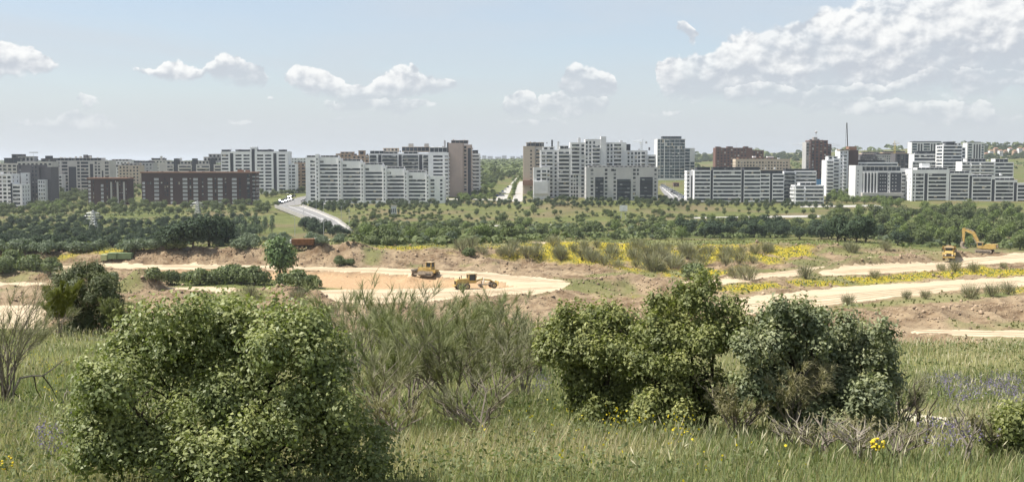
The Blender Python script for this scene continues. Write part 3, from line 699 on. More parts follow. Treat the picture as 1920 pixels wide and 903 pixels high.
b.block(545, 575, 296, spread(546, 574, 5, 3.5), par=1.0, wh=1.4)
# --- long stepped white block and the ones behind it
b = B('long white apartment block stepping down floor by floor along the park', 573, 834, 880, vbase=378, pitch=7.0)
seg = [(573, 592, 294.5, [(582, 590.5)]), (598, 634, 294.5, [(600, 633)]), (640.5, 676, 301.6, [(643, 675.5)]), (682, 717.5, 308.6, [(685, 716.5)]), (723, 757.5, 315.7, [(726, 757)]), (763, 798.5, 322.8, [(766.5, 797.5)]), (804, 834, 329.9, [(807, 814.5), (825, 829.5)])]
for i, (p, q, vT, ws) in enumerate(seg):
    cs = []
    for (a, c) in ws: cs += ([(a, c, 'w', 1)] + [(a, a+7, 'w', 0, 1)]) if i not in (0, 6) else [(a, c, 'w')]
    b.block(p, q, vT, cs, par=3.0 if i not in (0, 6) else 2.8, wh=1.45, depth=15, left=(2, 1.5, 'w') if i == 0 else None, right=(3, 1.5, 'w') if i == 6 else None)
    if i < 6: b.pent(p+3 if i else p+1, q-1, vT-3.4, vT, 4, 8, None if i % 2 else 'white2', glassy=True)
for i, (p, vT) in enumerate([(592, 289), (634, 297), (676.2, 304), (717.8, 311), (757.8, 319), (798.7, 326.3)]):
    b.block(p, p+6.4 if i < 5 else p+5.2, vT, [(p+2, p+4.3, 'w')], setback=-1.0, depth=9, par=2.2+(1.2 if i == 0 else 0), wh=1.3)
b.clutter(600, 800, 322, 3, 11)
b = B('peach coloured stepped block behind the long white block', 630, 693, 1010, vbase=340, mat='tan', pitch=6.3)
b.block(630, 660, 288, spread(632, 659, 4, 4), par=1.2).block(660, 693, 291, spread(661, 692, 4, 4), par=1.2).pent(638, 662, 284.5, 289, 3, 8).pent(672, 684, 282, 291, 2, 6).clutter(632, 690, 290, 6, 12)
b = B('white and dark glazed apartment block with three dark stair strips', 692, 804, 960, vbase=350, pitch=6.6, mat='white2')
b.block(692, 804, 288, [(694, 706, 'g'), (709.5, 715.5, 'd', 1), (717, 745, 'g'), (747.8, 753.5, 'd', 1), (755, 784, 'g'), (786, 792, 'd', 1), (794, 803, 'g')], par=1.6, wh=1.7)
b.pent(694, 720, 282.5, 288, 1, 9, 'white', glassy=True).pent(722, 745, 284, 288, 0.8, 9, 'white', glassy=True).pent(757, 783, 284, 288, 0.8, 9, 'white', glassy=True).pent(718, 746, 277.5, 283.5, 4, 8, 'beige').clutter(695, 800, 284, 7, 13)
b.pent(753, 804, 275, 284, 5, 8, 'beige', glassy=True).box('chimney', 765, 774, 269, 275.5, 6, 3, 'greige').box('chimney', 795, 803, 269, 275.5, 6, 3, 'greige')
b = B('white banded end block beside the tall pinkish tower', 803, 841, 930, vbase=352, pitch=7.0)
b.block(803, 841, 286, [(812.5, 830, 'w'), (834, 840, 'b')], par=2.6, wh=1.4, depth=18, right=(3, 2.5, 'b')).pent(806, 838, 276, 286, 2, 10, 'white', glassy=True).box('chimney', 832, 835, 263, 277, 5, 2, 'grey').clutter(808, 836, 277, 4, 14)
b = B('tall pinkish brick apartment tower with a blank front wall', 841, 869, 935, vbase=348, mat='pink', pitch=6.6)
b.block(841, 868, 268, [], depth=20, par=2).block(868, 884, 271, [(870, 874.5, 'w'), (877, 883, 'd', 3)], setback=1.5, depth=17, par=1.4, wh=1.6, right=(4, 2.4, 'b'))
b.box('facade_strip', 838.2, 841.2, 267, 300, 0.4, 8, 'slate').pent(846, 877, 262.8, 268.5, 3, 10, 'pink', glassy=True).clutter(845, 880, 266, 6, 15, 3)
b = B('white apartment block with rounded balconies behind the pinkish tower', 884, 900, 960, vbase=330, pitch=6.8, name='apartment_block')
b.block(884, 900, 288, [(886, 898, 'b')], par=1.6, wh=1.5, right=(3, 2.6, 'b')).pent(886, 896, 281.5, 288, 1.5, 8, 'slate')
# --- centre
b = B('beige apartment tower with stacked balconies at the end of the avenue', 981, 1034, 960, vbase=345, mat='beige', pitch=6.8)
b.block(981, 1003, 274, [(994.2, 997.2, 'w')], par=3.4, wh=1.4, left=(3, 1.6, 'w'), depth=18).block(1003, 1034, 276, [(1005, 1014, 'b'), (1018, 1030, 'b')], setback=1, depth=16, mat='greige', par=2.0, wh=1.5)
b.pent(987, 1020, 267, 275, 2, 11, 'beige', glassy=True).box('podium', 980, 1003, 338, 347, -3, 4, 'rust').clutter(990, 1028, 268, 5, 16)
b = B('large white apartment complex with many terraces stepping up to a central tower', 1000, 1230, 857, vbase=362, mat='white2', pitch=7.2)
b.block(1000, 1031, 314, [(1006, 1013, 'w', 0, 3), (1016, 1024, 'b', 0, 3), (1026, 1030, 'w', 0, 3)], par=2.2, wh=1.6, setback=-4, depth=14)
b.block(1013, 1047, 281, [(1016, 1022, 'b'), (1025, 1036, 'b'), (1040, 1044, 'w')], par=1.8, wh=1.6, setback=2, depth=14)
b.block(1047, 1069, 279, [(1048, 1067, 'b')], par=2.4, wh=1.7, setback=1, depth=14).block(1069, 1097, 267, [(1072.5, 1086, 'b', 0, 8), (1070.5, 1074, 'w', 8), (1075.5, 1079, 'w', 8), (1080.5, 1084, 'w', 8), (1090, 1095, 'w')], par=1.5, wh=1.7, depth=15)
b.block(1097, 1126, 261, [(1098, 1101.5, 'w', 0, 6), (1104.5, 1108, 'w', 0, 6), (1111, 1124, 'b', 1), (1112, 1115, 'w', 0, 1), (1098, 1108, 'b', 6)], par=1.8, wh=1.7, setback=-1, depth=16)
b.block(1126, 1136, 256, [], setback=-1.6, depth=9).block(1136, 1174, 267, [(1138, 1141.5, 'w', 0, 5), (1144.5, 1148, 'w', 0, 5), (1151, 1164, 'b'), (1137.5, 1148, 'b', 5)], par=1.4, wh=1.7, setback=-.5, depth=15)
b.block(1174, 1214, 282, [(1176.5, 1180, 'w'), (1183, 1186.5, 'w'), (1190, 1194, 'w'), (1196, 1200, 'w'), (1202.5, 1209, 'b')], par=1.4, wh=1.7).block(1214, 1230, 290, [(1216, 1228, 'b')], par=1.6, wh=1.6, setback=1)
b.pent(1018, 1040, 275, 281, 4, 8, 'white').pent(1050, 1066, 273, 279, 4, 8, 'white', glassy=True).box('chimney', 1034, 1037, 262, 280, 5, 2, 'slate').box('chimney', 1045.5, 1049, 265, 280, 5, 2).box('chimney', 1084, 1089, 258, 268, 4, 3).box('chimney', 1163, 1168, 263, 268, 4, 3).box('roof_plant', 1170, 1183, 270, 283, 5, 4, 'slate').clutter(1060, 1225, 280, 8, 17)
b.box('podium', 1000, 1027, 340, 363, -5.5, 1.8, 'white2')
b = B('lower stone coloured block with dark glazed bays in front of the white complex', 1099, 1234, 815, vbase=370, mat='stone', pitch=7.4)
cs = [(1107.5, 1112.5, 'w'), (1116, 1132, 'd', 7.5), (1121, 1130, 'w', 0, 1), (1134, 1139, 'w'), (1146, 1151, 'w', 0, 1), (1150.5, 1155, 'w'), (1157, 1183, 'd', 9), (1163, 1172, 'w', 0, 1), (1187, 1192, 'w'), (1194, 1198, 'w', 0, 2), (1200, 1224, 'd', 7.5), (1204, 1216, 'w', 0, 1), (1227, 1231, 'w')]
cs = [c for c in cs if c[2] == 'd' or not any(k[2] == 'd' and k[0]-0.5 < (c[0]+c[1])/2 < k[1]+0.5 for k in cs)]
b.block(1099, 1234, 313, cs, par=1.5, wh=1.5, depth=15, right=(3, 1.6, 'w'), left=(2, 1.6, 'w'))
b.pent(1104, 1228, 310.5, 313, 2, 9).clutter(1102, 1230, 312.5, 16, 18, 1.5)
for (p, q) in ((1116.5, 1131.5), (1157.5, 1182.5), (1200.5, 1223.5)):
    for k in range(6): b.box('balcony', p, q, 335.5+k*7.4 if p < 1150 or p > 1190 else 337+k*7.4, 338+k*7.4 if p < 1150 or p > 1190 else 339.5+k*7.4, -0.6, 0.62, 'glass2')
b = B('glass office tower with a white frame grid', 1232, 1284, 1200, vbase=335, cat='office tower', name='office_tower', mat='white2', glass='bluglass', pitch=6.05)
b.block(1232, 1284, 260.5, [(1233.2, 1237, 'w'), (1238, 1244.6, 'w')] + spread(1246, 1283.5, 4, 8.9), par=0.85, wh=2.65, depth=26, z_lo=3)
b.block(1284, 1303, 277.5, spread(1284.5, 1294, 1, 9) + [(1295, 1302.5, 'w', 4)], par=1.2, wh=2.5, setback=3, depth=20).pent(1243, 1278, 255.5, 260.5, 4, 14, 'slate').clutter(1246, 1276, 258, 3, 19)
b = B('long banded white block with dark ribbon windows beside the street of parked cars', 1302, 1470, 875, vbase=386, pitch=7.07)
b.block(1302, 1426, 319, [(1303.2, 1331.5, 'w'), (1332.5, 1337, 'd', 0), (1338, 1389.5, 'w'), (1390.2, 1395, 'd', 0), (1396, 1425.5, 'w')], par=1.3, wh=1.5, depth=15)
b.block(1426, 1470, 325.5, [(1426.5, 1443, 'w'), (1444, 1448.5, 'd', 0), (1449.5, 1469.5, 'w')], par=1.2, wh=1.5, depth=15)
b.block(1290, 1302, 320, [(1291, 1295, 'w'), (1298, 1301, 'd', 4)], setback=6, depth=12, par=1.2, wh=1.4, left=(3, 1.8, 'w'))
for (p, q) in ((1307, 1332), (1338, 1389), (1396, 1424)): b.pent(p, q, 313.2, 319, 1.2, 10, 'slate')
b.pent(1428, 1468, 319.5, 325.5, 1.2, 10, 'slate').clutter(1305, 1465, 316, 10, 20, 1.4)
b = B('white balconied wing ending in two curved corners beside the banded block', 1470, 1532, 890, vbase=388, pitch=7.0)
b.block(1470, 1491, 321, [(1471, 1490, 'g')], par=1.2, wh=1.6, depth=14).block(1491, 1532, 320, [(1494, 1531, 'b')], setback=2, depth=14, par=1.3, wh=1.5)
b.pent(1475, 1528, 316.5, 321, 3, 9, 'slate')
b = B('small terraced white block with wrapping balconies at the end of the banded wing', 1491, 1546, 855, vbase=389, pitch=7.2)
b.block(1491, 1546, 347, [(1493, 1508, 'b'), (1511, 1544, 'b')], par=1.2, wh=1.6, depth=13, left=(3, 3, 'b')).pent(1502, 1532, 342, 347, 2.5, 8, 'white', glassy=True)
# --- right
b = B('dark red brick block with white window panels behind the cream block', 1341, 1432, 1150, vbase=335, mat='red', pitch=5.4)
b.block(1341, 1410, 277, spread(1343, 1400, 9, 3.4), par=1.4, wh=1.4).block(1410, 1432, 282, spread(1411, 1431, 3, 3), par=1.4, wh=1.4, setback=2)
b.pent(1343, 1350, 274.8, 277.5, 2, 7).pent(1364, 1374, 274.5, 277.5, 2, 7).pent(1396, 1403, 274.5, 277.5, 2, 7).mast(1382, 276, 268).clutter(1345, 1428, 278, 6, 21)
b = B('cream block with a row of small dark windows under a flat eaves line', 1379, 1481, 1020, vbase=340, mat='beige', pitch=5.7)
b.block(1379, 1481, 298, spread(1382, 1478, 17, 3.0), par=2.6, wh=1.3, left=(3, 2, 'w')).pent(1385, 1456, 295.5, 298, 2, 9, 'rust').box('roof_plant', 1413, 1419, 292.5, 296, 4, 4, 'white').box('roof_plant', 1440, 1452, 293, 296, 4, 4, 'white').clutter(1385, 1470, 297, 5, 22)
b = B('unfinished red brick tower wrapped in scaffold and lifts', 1518, 1551, 1050, vbase=340, mat='red', pitch=6.0, name='tower_under_construction')
b.block(1518, 1551, 263, spread(1520, 1550, 4, 4.4), par=1.0, wh=1.8, depth=18, left=(4, 2.6, 'w')).block(1551, 1559, 270, [(1552.5, 1557.5, 'w')], setback=2, depth=14, par=1.2, wh=1.8).block(1512, 1518, 266, [(1513, 1517, 'w')], setback=3, depth=14, mat='grey', par=1.4, wh=1.8)
for k in range(13): b.box('scaffold_deck', 1511.5, 1518.5, 268+k*5.6, 268.5+k*5.6, -1.2, 1.15, 'steel')
for u in (1511.6, 1514.6, 1518.2): b.box('scaffold_post', u, u+0.35, 264, 338, -1.1, 0.2, 'steel')
b.box('lift_shaft', 1527, 1534, 257, 264, 5, 6, 'concrete').clutter(1519, 1550, 263, 5, 23, 2)
b = B('white balconied tower with curved slabs beside the brown and white tower', 1549, 1575, 935, vbase=350, pitch=6.8)
b.block(1549, 1563, 300, [(1551, 1562, 'b')], par=1.3, wh=1.5).block(1563, 1575, 297, [(1564.5, 1573.5, 'b')], setback=1.5, par=1.3, wh=1.5).pent(1554, 1572, 292.5, 299, 3, 8)
b = B('brown and white apartment tower with a brick roof drum and banded wing', 1574, 1684, 960, vbase=352, pitch=6.6)
b.block(1574, 1590, 280.5, [(1576, 1578.5, 'w'), (1581.5, 1587, 'b')], par=2.0, wh=1.4).block(1590, 1609, 281, [(1592, 1597, 'w', 4), (1600, 1606, 'w', 4)], setback=0.8, mat='brown', par=2, wh=1.5)
b.block(1609, 1684, 304, [(1610, 1683, 'w')], par=1.4, wh=1.5, setback=1.5).box('roof_drum', 1592, 1607, 274.5, 281.5, 3, 8, 'rust').pent(1573, 1592, 279.5, 281, -0.8, 9, 'beige').pent(1612, 1660, 300, 304.5, 3, 9, 'slate')
b = B('cream framed block with dark cladding and tall white fins', 1604, 1690, 900, vbase=372, mat='white2', pitch=6.8)
b.block(1604, 1617, 310, [(1608, 1610, 'w')], depth=18, par=4, wh=1.2).block(1617, 1690, 321, [(1617.5, 1646, 'd', 1.5), (1646.5, 1664.5, 'd', 1.2), (1665.5, 1667.5, 'w'), (1669.5, 1690, 'd', 1.2)], par=1.8, wh=1.2, depth=16).pent(1617, 1690, 311.5, 321, 2.5, 9, 'white2', glassy=True)
for u in (1619, 1625.5, 1631.5, 1637.5, 1643): b.box('facade_fin', u, u+2.2, 323, 362, -0.3, 0.32, 'white')
for k in range(6):
    for u in (1650, 1654.5, 1659, 1673, 1679): b.box('window', u, u+2.2, 328+k*6.6, 329.8+k*6.6, -0.02, 0.14, 'panel')
b.box('podium', 1615, 1692, 361, 367, -4, 5, 'greige')
b = B('large white front block with dark stair strips stepping down beside the woodland', 1710, 1990, 890, vbase=392, pitch=6.95)
b.block(1710, 1780, 318, [(1712.5, 1715.5, 'w'), (1717.5, 1732, 'w'), (1733.8, 1739.6, 'd', 3), (1741.5, 1774.5, 'w')], par=3.4, wh=1.75, depth=15, left=(2, 1.6, 'w'))
b.block(1780, 1823, 324.5, [(1776.5+3.7, 1781.6, 'd', 0), (1783.5, 1816, 'w'), (1818, 1823, 'd', 2)], par=1.6, wh=1.75, depth=15)
b.block(1823, 1866, 331.5, [(1825, 1858.5, 'w'), (1860, 1865.8, 'd', 2)], par=1.6, wh=1.75, depth=15).block(1866, 1908, 337.5, [(1868, 1900.5, 'w'), (1902, 1907.5, 'd', 2)], par=2.0, wh=1.75, depth=15).block(1908, 1990, 343.5, [(1909.5, 1944, 'w'), (1945, 1950, 'd', 2), (1952, 1988, 'w')], par=1.6, wh=1.75, depth=15)
for (p, q, v) in ((1722, 1778, 318), (1783, 1820, 324.5), (1826, 1863, 331.5), (1869, 1905, 337.5)): b.pent(p, q, v-4, v, 3, 9, 'white', glassy=True)
b.box('roof_plant', 1733, 1748, 306, 315, 6, 5, 'white').clutter(1715, 1900, 328, 4, 25)
b = B('white end block with rows of rounded balconies and small square windows', 1684, 1709, 905, vbase=386, pitch=6.95)
b.block(1684, 1709, 315.5, [(1685.8, 1688.8, 'w'), (1691, 1706, 'b')], par=3.2, wh=1.6, depth=16, left=(3, 2, 'w'))
b = B('banded white and dark office block with stepped top', 1713, 1762, 1050, vbase=340, pitch=6.2, name='office_block', cat='office block')
b.block(1713, 1757, 288.5, [(1714, 1756.5, 'w')], par=1.2, wh=1.9).block(1708, 1762, 302.5, [(1709, 1761.5, 'w')], setback=-3, par=1.2, wh=1.9, depth=10).pent(1720, 1755, 283, 289, 2, 10, 'slate').clutter(1715, 1755, 289, 4, 26)
b = B('tall banded white tower with curved dark ribbon windows', 1767, 1811, 1030, vbase=345, pitch=6.2, name='office_tower', cat='office tower')
b.block(1767, 1803, 272, [(1768.2, 1802, 'w')], par=1.2, wh=1.75, depth=18, left=(1, 14, 'w')).block(1803, 1811, 276, [(1803.5, 1810, 'w')], setback=2.5, par=1.2, wh=1.75, depth=14).pent(1775, 1792, 265.5, 272.5, 3, 8, 'slate').pent(1790, 1803, 268, 272.5, 3, 8, 'white').clutter(1770, 1800, 272, 4, 27)
b = B('pale grey block with tall white framed glazing on the far rise', 1708, 1767, 1350, vbase=320, mat='white2', glass='bluglass', pitch=4.8)
b.block(1708, 1767, 266.5, [(1709.5, 1718, 'w'), (1720, 1723, 'd', 2), (1725, 1728, 'd', 2), (1730.5, 1742, 'w'), (1744, 1747, 'd', 2), (1749, 1752, 'd', 2), (1755, 1765, 'w')], par=1.6, wh=2).pent(1712, 1764, 264.8, 267, 2, 12, 'slate').clutter(1710, 1765, 266, 4, 28)
b = B('pale grey white framed block beside the far rise', 1812, 1844, 1350, vbase=300, mat='white2', glass='bluglass', pitch=4.8)
b.block(1812, 1844, 267.5, [(1814, 1821, 'w'), (1824, 1827, 'd', 2), (1829, 1832, 'd', 2), (1834, 1837, 'd', 2), (1839, 1843, 'w')], par=1.6, wh=2).pent(1816, 1838, 266, 268, 2, 12, 'slate')
b = B('banded white apartment terrace with bright balcony ends below the far rise', 1803, 1900, 1000, vbase=340, pitch=6.6)
b.block(1803, 1865, 303, [(1804, 1818, 'b'), (1821, 1836, 'b'), (1839, 1863, 'b')], par=1.2, wh=1.6).block(1865, 1900, 304, [(1866, 1899, 'w')], par=1.2, wh=1.7).pent(1815, 1850, 297, 303.5, 3, 9, 'white', glassy=True).pent(1868, 1892, 297.5, 304.5, 3, 9, 'white', glassy=True).clutter(1806, 1898, 300, 6, 29)
b = B('unfinished dark concrete frame block behind the banded office block', 1678, 1712, 1090, vbase=330, mat='darkgrey', pitch=5.6, name='building_shell')
b.block(1678, 1712, 288, spread(1680, 1711, 4, 5), par=1.2, wh=1.9, z_lo=1)
for i, (p, q, vT, D) in enumerate(((1612, 1645, 292, 1250), (1640, 1682, 290, 1300), (1655, 1700, 286, 1500), (1615, 1650, 287, 1600))):
    b = B(('low dark roofed terrace behind the brown and white tower', 'low grey terrace with dormers behind the brown and white tower', 'far brick terrace below the yellow crane', 'far red roofed terrace on the town edge')[i], p, q, D, vbase=320, mat=('darkgrey', 'grey', 'tan', 'pink')[i], pitch=4.6)
    b.block(p, q, vT, spread(p+1, q-1, int((q-p)/4), 2.2), par=1.4, wh=1.4).pent(p+3, q-3, vT-2.5, vT, 2, 8, 'darkgrey').clutter(p, q, vT, 6, 30+i)
for i in range(9):      # houses along the far right skyline
    u = 1846 + i*9; b = B(('small brick house among trees on the far right rise', 'small pale house among trees on the far right rise')[i % 2], u, u+6.5, 1900+40*(i % 3), vbase=282, mat=('tan', 'white2')[i % 2], pitch=3.6, name='house', cat='house', group='houses on the far right rise, ' + ('brick', 'pale')[i % 2])
    hh = 6.5 + (i % 4)*1.2; b.block(u, u+6.5, 271, spread(u+.5, u+6, 2, 1.4), par=1.0, wh=1.3, depth=9, zT=hh)
    xa, xb = b.lx(u+.2), b.lx(u+6.3); MB().add([(xa, .5, hh-.4), (xb, .5, hh-.4), (xb, 8.5, hh-.4), (xa, 8.5, hh-.4), (xa, 4.5, hh+1.9), (xb, 4.5, hh+1.9)], [(0, 1, 5, 4), (2, 3, 4, 5), (0, 4, 3), (1, 2, 5), (3, 2, 1, 0)]).build('pitched_roof', M_['rust'], b.o)
for i in range(7):      # far town on the horizon above the avenue
    u = (904, 914, 928, 941, 957, 968, 976)[i]; w = (8, 10, 12, 9, 9, 7, 6)[i]
    b = B('grey blue block of the far town on the horizon beyond the avenue', u, u+w, 6500+i*60, vbase=303, mat='grey', pitch=1.4, group='blocks of the far town beyond the avenue')
    b.block(u, u+w, 291.5+(i % 3)*1.2, spread(u+1, u+w-1, 3, 1.2), par=4, wh=6, fh=12, depth=30, z_lo=5)
# ------------------------------------------------------------------ trees and shrubs
def quad_cloud(cent, nrm, size, aspect, rng, fold=0.0):
    """leaf quads at cent (N,3) facing nrm, each size (N,) -> verts, flat quads"""
    N = len(cent); nrm = nrm/np.maximum(np.linalg.norm(nrm, axis=1, keepdims=True), 1e-6)
    r = rng.normal(size=(N, 3)); t = np.cross(nrm, r); t /= np.maximum(np.linalg.norm(t, axis=1, keepdims=True), 1e-6)
    b = np.cross(nrm, t); s = size[:, None]
    v = np.stack([cent - t*s, cent - b*s*aspect + nrm*s*fold, cent + t*s, cent + b*s*aspect + nrm*s*fold], 1)
    return v.reshape(-1, 3), np.arange(N*4)
def sph(n, rng):
    d = rng.normal(size=(n, 3)); return d/np.linalg.norm(d, axis=1, keepdims=True)
def crown_mesh(name, kind, seed, mat, nclump=18, nleaf=58):
    rng = np.random.default_rng(seed); C = []; Nn = []; S = []
    for i in range(nclump):
        d = sph(1, rng)[0]; rr = rng.uniform(0.35, 0.78)
        if kind == 'round': c = d*rr*np.array([1, 1, 0.8]) + np.array([0, 0, 0.95]); cr = rng.uniform(0.32, 0.5)
        elif kind == 'umbrella': c = np.array([d[0]*rr*1.15, d[1]*rr*1.15, 1.0 + abs(d[2])*0.28]); cr = rng.uniform(0.3, 0.45)
        elif kind == 'tall': c = np.array([d[0]*rr*0.42, d[1]*rr*0.42, rng.uniform(0.35, 2.5)]); c[:2] *= (1.25-abs(c[2]-1.2)/1.7); cr = rng.uniform(0.26, 0.4)
        elif kind == 'dome': c = np.array([d[0]*rr*1.05, d[1]*rr*1.05, 0.30 + abs(d[2])*rr*0.75]); cr = rng.uniform(0.3, 0.48)
        elif kind == 'open': c = d*rr*np.array([1, 1, 0.95]) + np.array([0, 0, 1.25]); cr = rng.uniform(0.22, 0.42)
        n = int(nleaf*(cr/0.4)**2); u = sph(n, rng); u[:, 2] = np.where(u[:, 2] < -0.55, -u[:, 2], u[:, 2])
        p = c + u*cr*rng.uniform(0.75, 1.08, (n, 1)); C.append(p); Nn.append(u + rng.normal(size=(n, 3))*0.45 + (c-np.array([0, 0, 1]))*0.4)
        S.append(rng.uniform(0.055, 0.105, n)*(1 if kind != 'tall' else 0.9))
    C = np.concatenate(C); Nn = np.concatenate(Nn); S = np.concatenate(S)
    v, f = quad_cloud(C, Nn, S, 0.72, rng, 0.12); me = np_mesh(name, v, f, 4); me.materials.append(mat); return me
def twig_mesh(name, seed, mat, n=420, wid=0.016, spread_=0.75, lean=0.0, h=1.0):
    """broom: a fountain of thin green rods"""
    rng = np.random.default_rng(seed); V = []; 
    ang = rng.uniform(0, 2*np.pi, n); r = np.sqrt(rng.uniform(0, 1, n)); base = np.stack([np.cos(ang)*r*0.45, np.sin(ang)*r*0.45, rng.uniform(0.05, 0.55, n)*h], 1)
    out = np.stack([np.cos(ang)*r*spread_, np.sin(ang)*r*spread_, np.full(n, 1.0)], 1) + rng.normal(size=(n, 3))*0.22
    L = rng.uniform(0.28, 0.6, n)*h*(1.15-0.4*r); tip = base + out/np.linalg.norm(out, axis=1, keepdims=True)*L[:, None]
    tip[:, :2] += rng.normal(size=(n, 2))*0.06
    sd = np.cross(out, rng.normal(size=(n, 3))); sd /= np.linalg.norm(sd, axis=1, keepdims=True); w = wid*rng.uniform(.6, 1.4, (n, 1))
    v = np.stack([base - sd*w, base + sd*w, tip + sd*w*0.4, tip - sd*w*0.4], 1).reshape(-1, 3)
    me = np_mesh(name, v, np.arange(n*4), 4); me.materials.append(mat); return me
BARK = plain('bark', (0.11, 0.085, 0.065), 0.95, 0.1, 0, 0.3, 6)
F_ = {'pine': foliage('pine_needles', (0.029, 0.049, 0.026), (0.058, 0.084, 0.041), 0.12, 0.7, 0.2),
      'park': foliage('park_leaves', (0.043, 0.067, 0.029), (0.090, 0.116, 0.049), 0.18, 0.65, 0.25),
      'light': foliage('light_leaves', (0.102, 0.145, 0.041), (0.189, 0.232, 0.072), 0.3, 0.6, 0.25),
      'wood': foliage('woodland_leaves', (0.062, 0.088, 0.030), (0.145, 0.172, 0.062), 0.2, 0.65, 0.25),
      'poplar': foliage('poplar_leaves', (0.109, 0.152, 0.087), (0.167, 0.210, 0.123), 0.25, 0.6, 0.3),
      'willow': foliage('grey_green_leaves', (0.109, 0.142, 0.090), (0.181, 0.217, 0.138), 0.2, 0.65, 0.25),
      'broom': foliage('broom_twigs', (0.185, 0.190, 0.110), (0.285, 0.275, 0.165), 0.15, 0.7, 0.2),
      'site': foliage('site_shrub_leaves', (0.090, 0.120, 0.050), (0.175, 0.205, 0.090), 0.25, 0.6, 0.25),
      'lighter': foliage('elm_leaves', (0.105, 0.160, 0.060), (0.180, 0.240, 0.105), 0.3, 0.55, 0.3)}
def make_tree(name, kind, fol, seed, trunk=0.85, tr=0.07, label='', group='', cat='tree', nclump=20, nleaf=58):
    o = thing(name, label, cat, (0, 0, -500), 0, group); mb = MB(); rr = random.Random(seed)
    mb.path([(0, 0, -0.12), (rr.uniform(-.03, .03), rr.uniform(-.03, .03), trunk*0.55), (rr.uniform(-.06, .06), rr.uniform(-.06, .06), trunk)], [tr*1.25, tr*0.9, tr*0.55], 6)
    for i in range(4):
        a = i*1.57 + rr.uniform(-.5, .5); mb.tube((0, 0, trunk*0.6), (math.cos(a)*0.45, math.sin(a)*0.45, trunk*0.6+rr.uniform(.35, .6)), tr*0.5, tr*0.15, 4, False)
    mb.build('trunk', BARK, o)
    link('crown', crown_mesh('crown', kind, seed, F_[fol], nclump, nleaf), None, o); return o
class Kind:
    def __init__(s, name, kind, fol, label, group, nv=3, seed=100, **kw):
        s.protos = [make_tree(name, kind, fol, seed+i, label=label, group=group, **kw) for i in range(nv)]; s.used = [False]*nv; s.i = 0; s.label = label; s.group = group
    def put(s, x, y, scale, rz=None, sink=0.12, sz=None, label=None, group=None):
        k = random.randrange(len(s.protos)); p = s.protos[k]; z = T(x, y) - getattr(s, 'sink', sink*.3)*scale
        sc = (scale, scale, sz or scale*random.uniform(.9, 1.12)); rz = random.uniform(0, 6.28) if rz is None else rz
        if not s.used[k]:
            s.used[k] = True; o = p; list(KIDS.setdefault(p, [(c, list(c.children)) for c in p.children])); o.location = (x, y, z); o.rotation_euler = (0, 0, rz); o.scale = sc
        else: o = dup(p, (x, y, z), rz, sc)
        if label: o['label'] = label
        if group: o['group'] = group
        return o
    def done(s):
        for p, u in zip(s.protos, s.used):
            if not u:
                for c in list(p.children): bpy.data.objects.remove(c)
                bpy.data.objects.remove(p)
FOOT = []                             # plan rectangles nothing may grow in
for o in list(COL.objects):
    if o.type == 'EMPTY' and o.children:
        xs = [c for c in o.children if c.name.startswith('wall')]
        for c in xs:
            vv = np.array([v.co[:] for v in c.data.vertices]); FOOT.append((o.location.xy.copy(), o.rotation_euler.z, vv[:, 0].min()-1.5, vv[:, 0].max()+1.5, vv[:, 1].min()-2.0, vv[:, 1].max()+1))
def inp(x, y, poly):
    c = False; n = len(poly)
    for i in range(n):
        x0, y0 = poly[i]; x1, y1 = poly[i-1]
        if (y0 > y) != (y1 > y) and x < (x1-x0)*(y-y0)/(y1-y0)+x0: c = not c
    return c
def blocked(x, y):
    for c, r, x0, x1, y0, y1 in FOOT:
        dx, dy = x-c.x, y-c.y; lx = dx*math.cos(r)+dy*math.sin(r); ly = -dx*math.sin(r)+dy*math.cos(r)
        if x0 < lx < x1 and y0 < ly < y1: return True
    for poly in ROADS_W:
        if inp(x, y, poly): return True
    return False
def scatter(kind, poly, n, smin, smax, mind=4.0, seed=0, lo=None, squash=2.2):
    rr = random.Random(seed); us = [p[0] for p in poly]; vv = [p[1] for p in poly]; got = []; tries = 0
    while len(got) < n and tries < n*40:
        tries += 1; u, v = rr.uniform(min(us), max(us)), rr.uniform(min(vv), max(vv))
        if not inp(u, v, poly): continue
        if any(abs(u-a)*1.0 < mind and abs(v-b)*squash < mind for a, b in got): continue
        x, y, z = gp(u, v, lo)
        if blocked(x, y): continue
        got.append((u, v)); kind.put(x, y, rr.uniform(smin, smax))
    return len(got)
